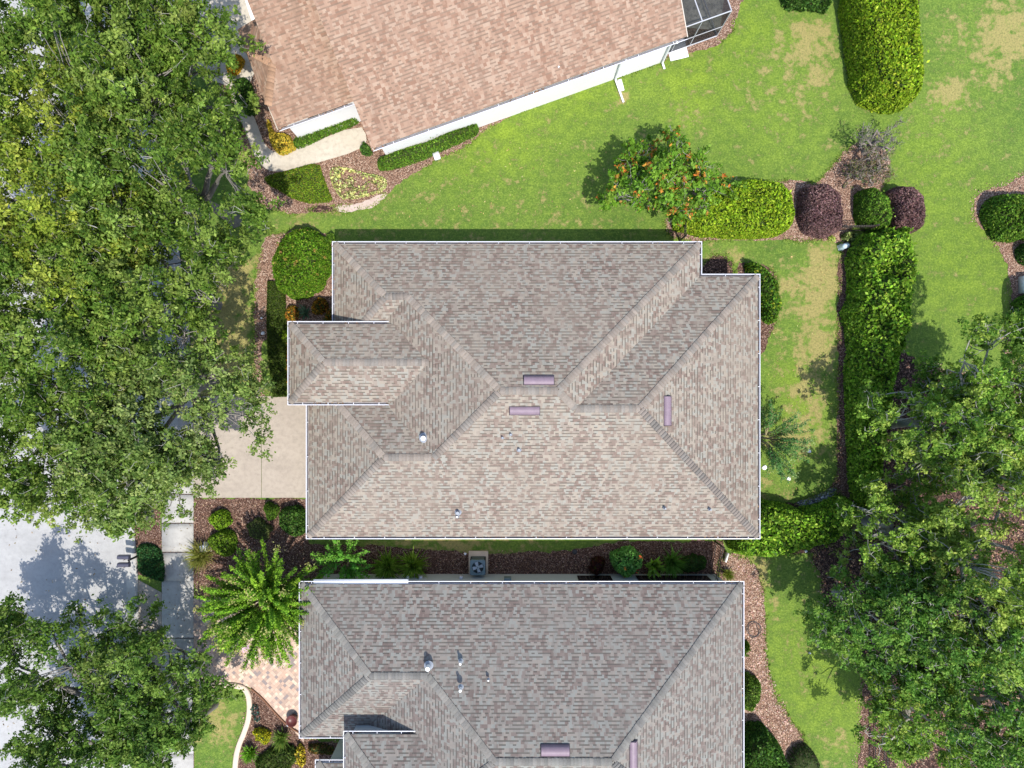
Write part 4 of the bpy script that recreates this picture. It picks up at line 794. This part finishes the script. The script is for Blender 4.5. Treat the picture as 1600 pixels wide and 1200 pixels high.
# -- between the houses
plume('crape_myrtle', 'small bright green crape myrtle in the gap at the left end between the houses', 'tree', (535, 880), 1.9, 48, 1.15, [(.11, .30, .04), (.17, .38, .05)], [1, 1], leaf=.12, dens=34)
blades('fern_clump', 'spiky green fern clump next to the small myrtle between the houses', 'plant', (606, 884), 1.0, .8, 360, [(.16, .28, .03), (.10, .18, .02), (.26, .38, .06)], [2, 2, 1], .04, .8, group='spiky clumps between the houses')
blades('fern_clump', 'spiky green fern clump nearer the air conditioner', 'plant', (646, 882), .95, .8, 340, [(.18, .30, .03), (.11, .19, .02), (.28, .40, .06)], [2, 2, 1], .04, .8, group='spiky clumps between the houses')
hedge('shrub', 'dark maroon shrub left of the orange flowering one', 'shrub', circ(934, 885, 14, 16), .8, [(.07, .018, .015), (.04, .012, .01), (.05, .05, .01)], [3, 2, 1], leaf=.10, dens=500, rnd=.3, core=(.02, .01, .01), k=.5)
hedge('shrub', 'leafy shrub with orange red blossoms between the houses', 'shrub', [(952, 862), (975, 852), (1000, 862), (1010, 880), (998, 896), (985, 903), (968, 900), (957, 885)], 1.2, [(.10, .27, .06), (.16, .36, .08), (.26, .48, .12)], [2, 2, 1], leaf=.14, dens=420, rnd=.4, bumpy=.12, k=.6, flowers=([(.85, .16, .06), (.85, .32, .05)], 5, .14))
blades('banana_plant', 'small light green broad leaved plant beside the orange blossoms', 'plant', (1022, 885), .7, .8, 46, [(.20, .36, .05), (.27, .44, .07)], [1, 1], .13, .8)
blades('fern_clump', 'dark spiky palm like clump right of the broad leaved plant', 'plant', (1050, 878), .85, .8, 280, [(.09, .21, .03), (.13, .27, .05)], [1, 1], .035, .7, group='spiky clumps between the houses')
hedge('shrub', 'dark green fern shrub beside the bronze gate between the houses', 'shrub', circ(1083, 882, 24, 16), .7, [(.03, .08, .02), (.05, .11, .02)], [1, 1], leaf=.09, dens=600, rnd=.3, k=.5)
blades('grass_clump', 'small yellow green grass tuft outside the bronze gate', 'plant', (1137, 897), .4, .4, 140, [(.12, .17, .02), (.2, .22, .04)], [1, 1], .025, .8)
# -- east side plume + lower right shrubs
plume('crape_myrtle', 'green crape myrtle leaning over the lawn at the right wall of the middle house', 'tree', (1206, 688), 2.6, 46, 1.75, [(.06, .17, .05), (.10, .23, .06), (.17, .31, .08)], [2, 2, 1], leaf=.10, sector=(-1.9, 1.9), seeds=((.25, .34, .12), .3))
hedge('shrub', 'low green shrub above the fallen wire on the lower right mulch', 'shrub', circ(1165, 1016, 9, 14), .7, *G_MD, leaf=.10, dens=600)
hedge('shrub', 'feathery yellow green shrub halfway along the lower house right wall', 'shrub', [(1160, 1052), (1175, 1050), (1188, 1070), (1192, 1095), (1184, 1112), (1165, 1116), (1155, 1100)], 1.0, [(.12, .21, .03), (.07, .14, .02), (.2, .3, .05)], [2, 2, 1], leaf=.09, dens=700, k=.4)
hedge('shrub', 'large dark green shrub at the bottom edge beside the lower house', 'shrub', [(1155, 1135), (1185, 1130), (1205, 1150), (1225, 1175), (1240, 1215), (1150, 1230)], 1.5, *G_DK, leaf=.13, dens=520, k=.6, bumpy=.12)
hedge('shrub', 'dark thin leaved shrub at the bottom edge over the end of the mulch path', 'shrub', [(1232, 1170), (1255, 1158), (1280, 1180), (1290, 1220), (1225, 1230)], .8, [(.06, .08, .03), (.04, .09, .02), (.10, .08, .06)], [1, 1, 1], leaf=.08, dens=420, k=.4, cover=.8)
# -- bottom left bed
hedge('shrub', 'bright yellow shrub in the lower left bed beside the pavers', 'shrub', circ(408, 1150, 16, 15), .6, [(.62, .56, .03), (.42, .42, .03), (.16, .22, .02)], [3, 2, 2], leaf=.09, dens=700, rnd=.3, bumpy=.12, k=.5)
blades('grass_clump', 'bright green spiky clump beside the cream concrete edging', 'plant', (392, 1176), .5, .45, 190, [(.11, .25, .02), (.16, .33, .03)], [1, 1], .04, .8)
blades('grass_clump', 'green spiky clump between the flower pot and the yellow shrub', 'plant', (440, 1152), .6, .5, 200, [(.10, .18, .03), (.15, .22, .04)], [1, 1], .03, .8)
hedge('shrub', 'mixed green shrub at the bottom edge of the lower left bed', 'shrub', [(395, 1188), (425, 1170), (460, 1160), (468, 1180), (450, 1210), (400, 1225)], .6, [(.06, .11, .02), (.10, .14, .03)], [1, 1], leaf=.10, dens=600, k=.5, bumpy=.12)
hedge('croton', 'slender yellow croton below the roof corner of the lower house', 'shrub', circ(470, 1182, 7, 20), .6, [(.70, .58, .06), (.5, .36, .05), (.16, .12, .03)], [3, 2, 1], leaf=.11, dens=500, k=.5, rnd=.2)
hedge('croton', 'dark bronze croton in the shade under the lower house eave', 'shrub', circ(500, 1172, 24, 9), .5, [(.12, .08, .03), (.06, .09, .02), (.24, .14, .04)], [2, 2, 1], leaf=.10, dens=450, k=.5, rnd=.2)
hedge('ground_cover', 'blue green succulents beside the cream concrete edging', 'plant', [(392, 1098), (400, 1100), (408, 1118), (402, 1130), (393, 1126)], .2, [(.08, .2, .2), (.06, .13, .10), (.16, .09, .10)], [2, 2, 1], leaf=.10, dens=300, core=None, rnd=.1)
plume('crape_myrtle', 'large bright green crape myrtle with drooping plumes over the paver driveway', 'tree', (406, 945), 3.4, 200, 2.65, [(.11, .23, .022), (.19, .35, .028), (.34, .55, .05), (.05, .12, .016)], [3, 3, 2, 1.2], leaf=.11, seeds=((.40, .38, .14), .25), dens=60, flowers=((.72, .50, .82), [(330, 1013, 1.2), (382, 1012, 1.4), (456, 972, 2.0)]))
tree('ornamental_tree', 'small tree with orange red leaf tips and pale branches on the upper lawn', (1052, 262), 2.5, 1.9, 4.2, [(.10, .22, .02), (.17, .33, .03), (.28, .44, .06), (.05, .11, .015)], [3, 3, 1.5, 2], leaf=.16, nclump=92, per=150, depth=1.3, drop=1.2, twig=(.40, .36, .32), bark=(.22, .20, .18), cr=(.38, .6), gap=-.2, at=(1040, 298), lobes=.18, ntw=3, mat='waxy', tips=([(.48, .15, .03), (.56, .28, .05), (.40, .22, .06)], .27))
tree('dry_shrub', 'sparse grey twiggy shrub between the tall hedge and the mulch corner', (1376, 222), 1.15, 1.0, 1.8, [(.13, .16, .07), (.20, .20, .10), (.09, .14, .04)], [1, 1, 1], leaf=.09, nclump=34, per=26, depth=.7, drop=.5, cr=(.25, .4), twig=(.32, .28, .25), bark=(.2, .17, .15), cat='shrub', ntw=6)
tree('dry_shrub', 'sparse brown green shrub above the dark green round shrub', (1365, 262), 1.1, .8, 1.4, [(.10, .14, .05), (.22, .14, .08), (.08, .12, .03)], [1, 1, 1], leaf=.09, nclump=30, per=36, depth=.7, drop=.4, cr=(.25, .4), twig=(.32, .25, .20), bark=(.2, .17, .15), cat='shrub', ntw=5)
# -- the oaks on the left
OK = 'live oaks along the street'
oaks = [((95, 40), 5.0, 4.2, 9.2, 'live oak filling the top left corner of the frame'), ((222, 78), 2.9, 4.0, 7.2, 'live oak whose crown ends beside the upper house driveway'),
        ((40, 285), 4.4, 4.0, 9.4, 'live oak at the left edge behind the first road gap'), ((232, 265), 4.1, 3.9, 9.2, 'live oak reaching toward the front walk of the upper house'),
        ((60, 480), 3.9, 4.2, 8.8, 'live oak at the left edge level with the round clipped bush'), ((205, 440), 3.5, 3.6, 8.6, 'live oak beside the dry grass strip left of the round bush'),
        ((55, 700), 4.4, 3.2, 8.2, 'live oak at the left edge whose shade falls on the road'), ((226, 650), 4.0, 3.8, 8.0, 'live oak hanging over the garage driveway'),
        ((165, 745), 3.4, 2.1, 7.4, 'loose lower oak crown thinning out over road and sidewalk')]
for i, (c, rx, ry, tp, lb) in enumerate(oaks):
    yl = i in (2,); cols, w = OAK
    if yl: cols = [(.10, .16, .020), (.18, .25, .03), (.28, .35, .04), (.035, .065, .012), (.50, .52, .09)]
    if i in (7, 8): cols = [(.095, .155, .035), (.15, .225, .05), (.22, .30, .07), (.04, .075, .018), (.42, .47, .17)]
    tree('oak_tree', lb, c, rx, ry, tp, cols, w, group=OK, nclump=int(9.0*rx*ry), per=310 if i < 7 else 260, leaf=.135, gap=.06 if i < 7 else .02, at={6: (224, 588), 7: (345, 603), 8: (232, 806)}.get(i))
for c, at, rx, ry, tp, lb in [((28, 1045), (234, 1090), 2.4, 2.3, 5.9, 'live oak at the left edge over the shaded road'), ((212, 1112), (334, 1100), 2.7, 3.6, 5.4, 'live oak over the sidewalk and the lower left lawn'), ((95, 1195), (234, 1150), 3.0, 2.0, 5.8, 'live oak in the bottom left corner of the frame')]:
    tree('oak_tree', lb, c, rx, ry, tp, [(.055, .115, .020), (.09, .17, .026), (.15, .25, .04), (.025, .055, .012), (.30, .40, .09)], OAK[1], group=OK, nclump=int(12*rx*ry), per=300, leaf=.135, gap=.03, drop=1.9, lobes=.14, at=at)
# -- the feathery trees lower right
E1 = [(.09, .18, .028), (.165, .29, .042), (.27, .42, .06), (.04, .09, .016), (.54, .64, .13)]
E2 = [(.15, .25, .045), (.23, .34, .055), (.33, .43, .08), (.07, .14, .03), (.50, .56, .12)]
E3 = [(.055, .14, .024), (.105, .225, .036), (.19, .345, .055), (.025, .06, .014), (.40, .54, .12)]
ew = [3, 4, 3, 2, 1.3]; EG = 'tall trees in the lower right'
for c, rx, ry, tp, cols, gp, nc, lb in [
        ((1500, 672), 2.9, 2.7, 5.8, E1, .13, 12, 'tall tree with pale bare limbs showing beside the long hedge'),
        ((1590, 640), 2.6, 3.4, 7.8, E1, .1, 12, 'tall green tree cut by the right edge above the middle'),
        ((1585, 870), 2.4, 4.2, 8.2, E2, .08, 12, 'yellow green tree cut by the right edge'),
        ((1446, 850), 2.5, 2.3, 5.6, E1, .12, 12, 'green tree left of the yellow green one'),
        ((1400, 985), 2.6, 2.3, 6.0, E3, -.05, 12, 'dark green tree overhanging the lower lawn'),
        ((1510, 1010), 3.0, 2.6, 7.0, E3, .15, 12, 'dark tree with gaps showing leaf litter and sunlit sand'),
        ((1480, 1150), 2.6, 2.4, 6.4, E1, .05, 12, 'feathery green tree next to the bottom edge behind the fence'),
        ((1600, 990), 1.6, 1.8, 7.0, E2, .05, 12, 'pale green tree at the right edge between two darker ones'),
        ((1590, 1140), 2.6, 2.6, 7.2, E3, .08, 12, 'tree filling the bottom right corner')]:
    tree('broadleaf_tree', lb, c, rx, ry, tp, cols, ew, group=EG, nclump=int(nc*1.35*rx*ry), per=250, leaf=.125, gap=gp, twig=(.50, .48, .42), bark=(.36, .34, .30), cr=(.4, .68), depth=2.0, lobes=.15, ntw=3)

# ---------------------------------------------------------------- small objects
def ac_unit():
    c = W(747, 882, .4); org = (c[0], c[1], 0); h = thing('air_conditioner', 'grey air conditioner condenser on a concrete pad between the houses', 'air conditioner', org)
    g = Geo(); obox(g, (c[0], c[1]), (1, 0), .47, .56, -.02, .08); g.build('pad', M['edge'], org, h)
    g = Geo(); s = .36
    rr = [(-s, -s+.06), (-s+.06, -s), (s-.06, -s), (s, -s+.06), (s, s-.06), (s-.06, s), (-s+.06, s), (-s, s-.06)]
    n = 8; v = [(c[0]+x, c[1]+y-.04, z) for z in (.08, .80) for x, y in rr]; g.add(v, [(i, (i+1) % n, (i+1) % n+n, i+n) for i in range(n)])
    lathe(g, (c[0], c[1]-.04), [(.36, .80), (.30, .815), (.275, .815), (.27, .76)], 24); 
    for x, y in ((-1, -1), (1, -1), (1, 1), (-1, 1)): g.add([(c[0]+x*.05, c[1]-.04+y*s, .80), (c[0]+x*(s-.06), c[1]-.04+y*s, .80), (c[0]+x*s, c[1]-.04+y*(s-.06), .80), (c[0]+x*s, c[1]-.04+y*.05, .80), (c[0]+x*.19, c[1]-.04+y*.19, .805)], [(0, 1, 2, 3, 4) if x*y > 0 else (4, 3, 2, 1, 0)])
    for k in range(10): 
        z = .14+k*.062; obox(g, (c[0], c[1]-.04), (1, 0), s+.004, s+.004, z, z+.02, mi=1)
    g.build('casing', [M['acgrey'], M['acdark']], org, h)
    g = Geo(); disc(g, (c[0], c[1]-.04), .27, .70, 24, mi=0); g.build('well', M['acdark'], org, h)
    g = Geo(); lathe(g, (c[0], c[1]-.04), [(.001, .775), (.07, .77), (.075, .72)], 12)
    for k in range(4):
        a = k*math.pi/2+.3; ca, sa = math.cos(a), math.sin(a); P = [(.06, -.05, .73), (.25, -.09, .72), (.25, .08, .76), (.06, .05, .765)]
        g.add([(c[0]+x*ca-y*sa, c[1]-.04+x*sa+y*ca, z) for x, y, z in P], [(0, 1, 2, 3)])
    g.build('fan', M['steel'], org, h)
    g = Geo()
    for r in (.10, .16, .22): 
        t = np.linspace(0, 6.283, 21); tube(g, np.c_[c[0]+r*np.cos(t), c[1]-.04+r*np.sin(t), np.full(21, .825)], np.full(21, .004), 3)
    for k in range(8): a = k*math.pi/8; bar(g, (c[0]-.28*math.cos(a), c[1]-.04-.28*math.sin(a), .82), (c[0]+.28*math.cos(a), c[1]-.04+.28*math.sin(a), .82), .006)
    g.build('grille', M['acgrey'], org, h)
ac_unit()
def mailboxes():
    c = W(219, 867); org = (c[0], c[1], 0); h = thing('mailbox_stand', 'pair of dark mailboxes on one post beside the road', 'mailbox', org)
    g = Geo(); tube(g, [(c[0], c[1], 0), (c[0], c[1], 1.0)], [.055, .05], 8); bar(g, (c[0], c[1]-.20, .95), (c[0], c[1]+.22, .95), .08); g.build('post', M['black'], org, h)
    for dy in (-.19, .17):
        g = Geo(); cx, cy = c[0]-.16, c[1]+dy; t = np.linspace(0, math.pi, 9); pr = [(.10, 0)]+[(.10*math.cos(a), .12+.10*math.sin(a)) for a in t]+[(-.10, 0)]
        v = [(cx+s*.27, cy+y, 1.0+z) for s in (-1, 1) for y, z in pr]; m = len(pr)
        g.add(v, [(i, (i+1) % m, (i+1) % m+m, i+m) for i in range(m)]); g.add(v[:m], [list(range(m))]); g.add(v[m:], [list(range(m))[::-1]])
        b = g.build('mailbox', M['mailbox'], org, h)
        g = Geo(); obox(g, (cx+.05, cy-.11), (1, 0), .015, .006, 1.08, 1.24); g.build('flag', M['terracotta'], org, b)
mailboxes()
def simple(name, label, cat, px, parts, z=0.4, group=None):
    c = W(px[0], px[1], z); org = (c[0], c[1], 0); h = thing(name, label, cat, org, group)
    for pn, m, fn in parts: g = Geo(); fn(g, c); g.build(pn, M[m] if isinstance(m, str) else m, org, h)
    return h
simple('utility_box', 'small white utility box in the front bed grass', 'utility box', (319, 857), [('cabinet', 'pipewhite', lambda g, c: obox(g, c, (1, .05), .16, .13, .06, .45)), ('lid', 'paint', lambda g, c: obox(g, c, (1, .05), .175, .145, .45, .49)), ('base', 'edge', lambda g, c: obox(g, c, (1, .05), .2, .24, 0, .06))])
simple('utility_box', 'small white box at the lawn edge below the upper house hedge', 'utility box', (682, 243), [('cabinet', 'pipewhite', lambda g, c: obox(g, c, (.94, .34), .14, .15, 0, .28)), ('lid', 'paint', lambda g, c: obox(g, c, (.94, .34), .15, .16, .28, .31))], .3)
simple('concrete_pad', 'white square slab against the right end of the upper house wall', 'slab', (1059, 80), [('slab', 'paint', lambda g, c: obox(g, c, (.97, .24), .45, .38, 0, .07))], .05)
simple('splash_block', 'narrow white splash block pointing onto the lawn from a downspout', 'splash block', (970, 133), [('block', 'pipewhite', lambda g, c: obox(g, c, (.25, -.95), .28, .10, 0, .08))], .05)
def pot(g, c): lathe(g, c, [(.14, 0), (.22, .1), (.27, .30), (.28, .38), (.25, .38), (.22, .30), (.001, .30)], 20)
p0 = simple('flower_pot', 'dark red glazed flower pot at the edge of the paver driveway', 'pot', (456, 1126), [('bowl', 'terracotta', pot)], .3)
simple('garden_ornament', 'small shiny ornament beside the dark red flower pot', 'ornament', (450, 1133), [('ball', 'steel', lambda g, c: lathe(g, c, [(.001, .02), (.07, .05), (.10, .13), (.07, .21), (.001, .24)], 12)), ('foot', 'lead', lambda g, c: lathe(g, c, [(.09, 0), (.06, .05)], 12))], .2)
simple('garden_ornament', 'pale blue and white garden figure on the mulch by the long hedge', 'ornament', (1323, 383), [('figure', 'bluewhite', lambda g, c: (lathe(g, (c[0]-.1, c[1]-.04), [(.15, 0), (.17, .12), (.11, .30), (.13, .42), (.07, .52), (.001, .55)], 14), lathe(g, (c[0]+.14, c[1]+.05), [(.12, 0), (.14, .14), (.07, .28), (.001, .36)], 14))), ('base', 'paint', lambda g, c: obox(g, c, (1, .3), .26, .13, 0, .05))], .4)
def stone(name, label, px, r, m='paint', h=.10):
    c = W(*px); g = Geo(); k = 10; th = np.arange(k)*6.283/k; rr = r*rng.uniform(.75, 1.15, k)
    v = [(c[0]+a*math.cos(t), c[1]+a*math.sin(t), 0) for a, t in zip(rr, th)]+[(c[0]+a*.8*math.cos(t), c[1]+a*.8*math.sin(t), h*.75) for a, t in zip(rr, th)]+[(c[0], c[1], h)]
    g.add(v, [(i, (i+1) % k, (i+1) % k+k, i+k) for i in range(k)]); g.add(v, [(i+k, (i+1) % k+k, 2*k) for i in range(k)]); o = g.build(name, M[m], (c[0], c[1], 0)); setp(o, label, 'stone', 'loose white stones')
for lb, px, r in [('white stone on the yellow green lawn right of the leaning myrtle', (1264, 705), .10), ('white stone on the shaded lawn below the leaning myrtle', (1232, 748), .11), ('white stone at the right wall of the middle house', (1194, 730), .13),
                  ('white stone at the lower end of the pink mulch strip left of the garage', (411, 521), .09), ('white stone higher up the pink mulch strip left of the garage', (409, 497), .06), ('white stone at the tip of the shaded lower right lawn', (1259, 861), .07), ('white flat stone on mulch left of the air conditioner', (727, 865), .07),
                  ('tiny pale stone in the middle of the lower right lawn', (1265, 1020), .05)]: stone('stone', lb, px, r)
def fence(label, a, b, h=1.3, step=.11, mat='bronze', z_rail=(.15, .95, 1.2), group='bronze picket fences'):
    a = np.array(a, float); b = np.array(b, float); L = np.hypot(*(b-a)); d = (b-a)/L; org = (a[0], a[1], 0); o = thing('picket_fence', label, 'fence', org, group)
    g = Geo()
    for z in z_rail: bar(g, (*a, z), (*b, z), .045)
    g.build('rail', M[mat], org, o); g = Geo(); n = int(L/step)
    for i in range(n+1): p = a+d*L*i/n; bar(g, (*p, .05), (*p, h), .022)
    g.build('pickets', M[mat], org, o)
    for i in range(int(L/1.9)+2):
        p = a+d*min(L, i*1.9); g = Geo(); obox(g, p, d, .035, .035, 0, h+.06); g.build('post', M[mat], org, o)
        if i*1.9 >= L: break
fence('short bronze fence closing the gap at the upper right corner of the middle house', W(1062, 376, .0), W(1062, 352, .0), 1.2)
fence('bronze picket gate between the middle and lower houses at the right end', W(1118, 846), W(1108, 905), 1.3)
fence('bronze picket fence behind the purple shrub and ornament', W(1300, 362), W(1350, 361), 1.3)
fence('bronze picket fence running down beside the mulch strip at the bottom right', W(1365, 1030), W(1366, 1260), 1.3, .12)
g = Geo(); c = W(1133, 869); obox(g, c, (.3, 1), .22, .025, 0, .35); o = g.build('marker_board', M['pipewhite'], (c[0], c[1], 0)); setp(o, 'narrow cream board standing beside the bronze gate', 'board')
def coil(name, label, cat, px, mat, pts, r):
    c = W(*px); g = Geo(); P = np.array([(c[0]+x, c[1]+y, z) for x, y, z in pts]); tube(g, P, np.full(len(P), r), 5); o = g.build(name, M[mat], (c[0], c[1], 0)); setp(o, label, cat)
t = np.linspace(0, 6.283*3.2, 90)
coil('garden_wire', 'loops of dark wire lying on the mulch by the lower house', 'wire', (1177, 983), 'hose', [(.30*math.cos(a)*(1+.2*math.sin(2.3*a))+.05*math.sin(a*.4), .36*math.sin(a)*(1+.15*math.cos(1.7*a)), .03+.004*i/10) for i, a in enumerate(t)], .012)
t = np.linspace(0, 6.283*1.6, 60)
coil('garden_hose', 'tangled white hose at the wall of the upper house', 'hose', (948, 122), 'hosewhite', [(.05*a-.25+.22*math.cos(a), .2*math.sin(a)*(1+.2*math.cos(a*.7))+.02*a, .04+.003*i/4) for i, a in enumerate(t)], .022)
c = W(898, 862); g = Geo(); lathe(g, c, [(.13, .0), (.12, .05), (.10, .06), (.001, .05)], 16); o = g.build('drain_cap', M['black'], (c[0], c[1], 0)); setp(o, 'round black drain cap in the mulch between the houses', 'drain cap')
# curved edgings
def edging(label, pts, w, h, mat):
    p = resample([tuple(W(*q)) for q in pts], .15); n = normals2(p); m = len(p); prof = [(-w/2, 0), (-w/2, h*.8), (-w*.3, h), (w*.3, h), (w/2, h*.8), (w/2, 0)]
    V2 = np.vstack([np.c_[p+n*x, np.full(m, z)] for x, z in prof]); g = Geo(); g.add(V2, [(k*m+i, k*m+i+1, (k+1)*m+i+1, (k+1)*m+i) for k in range(5) for i in range(m-1)])
    o = g.build('edging', M[mat], (p[0][0], p[0][1], 0)); setp(o, label, 'edging')
edging('cream concrete edging curving between lawn and lower left bed', [(303, 1069), (345, 1069), (380, 1071), (390, 1085), (391, 1115), (384, 1140), (373, 1165), (368, 1190), (366, 1260)], .24, .12, 'edge')
edging('thin brown edging between the pavers and the lower left bed', [(393, 1075), (410, 1089), (430, 1112), (450, 1133), (472, 1146)], .07, .12, 'edgebrown')
def fallen(name, label, cat, poly, n, cols, sz, z=.03):
    p = np.array([W(*q) for q in poly]); lo, hi = p.min(0), p.max(0); P = rng.uniform(lo, hi, size=(n*3, 2)); P = P[inside(P, p)][:n]
    g = Geo(); leaves(g, np.c_[P, np.full(len(P), z)], np.tile([0, 0, 1.0], (len(P), 1)), rng.uniform(.6, 1.3, len(P))*sz, pick(cols, [1]*len(cols), len(P), .25), 3.0, .5)
    o = g.build(name, M['leaf'], (p[0][0], p[0][1], 0)); setp(o, kind='stuff')
fallen('leaf_litter', '', '', [(1262, 866), (1345, 830), (1600, 760), (1600, 1200), (1400, 1200), (1300, 960), (1284, 930)], 5000, [(.30, .17, .11), (.42, .27, .18), (.16, .09, .06)], .13)
fallen('leaf_litter', '', '', [(303, 780), (478, 780), (478, 935), (303, 938)], 900, [(.34, .2, .14), (.5, .36, .26), (.2, .12, .08)], .09)
fallen('leaf_litter', '', '', [(1135, 875), (1180, 884), (1196, 970), (1200, 1040), (1238, 1130), (1230, 1190), (1165, 1100), (1165, 905)], 1200, [(.5, .33, .26), (.62, .46, .38), (.3, .17, .12)], .10)
fallen('leaf_litter', '', '', [(480, 860), (1110, 860), (1110, 900), (480, 900)], 1500, [(.34, .2, .14), (.45, .3, .22), (.2, .12, .08)], .08)
fallen('grass_litter', '', '', [(200, 780), (303, 780), (303, 1068), (200, 1068)], 260, [(.25, .2, .1), (.2, .12, .06)], .07, .05)
fringe()
fallen('leaf_litter', '', '', [(410, 345), (1040, 330), (960, 200), (760, 240), (620, 330)], 130, [(.45, .33, .14), (.30, .2, .1), (.5, .42, .2)], .09, .03)
fallen('leaf_litter', '', '', [(1200, 380), (1300, 380), (1300, 760), (1200, 770)], 120, [(.45, .33, .14), (.30, .2, .1), (.5, .42, .2)], .09, .03)
fallen('leaf_litter', '', '', [(0, 800), (200, 830), (210, 1180), (0, 1200)], 160, [(.25, .2, .1), (.3, .2, .1), (.2, .12, .06)], .10, .02)
def framed():
    c = W(1613, 443, .6); org = (c[0], c[1], 0); h = thing('screened_box', 'white framed dark box cut by the right edge', 'box', org); g = Geo(); obox(g, (c[0]+.25, c[1]), (1, 0), .42, .36, 0, .55); g.build('cabinet', M['acdark'], org, h)
    g = Geo()
    for dx, dy, hx, hy in ((-.2, 0, .03, .4), (.70, 0, .03, .4), (.25, .38, .42, .03), (.25, -.38, .42, .03)): obox(g, (c[0]+dx, c[1]+dy), (1, 0), hx, hy, .0, .60)
    g.build('frame', M['paint'], org, h)
framed()
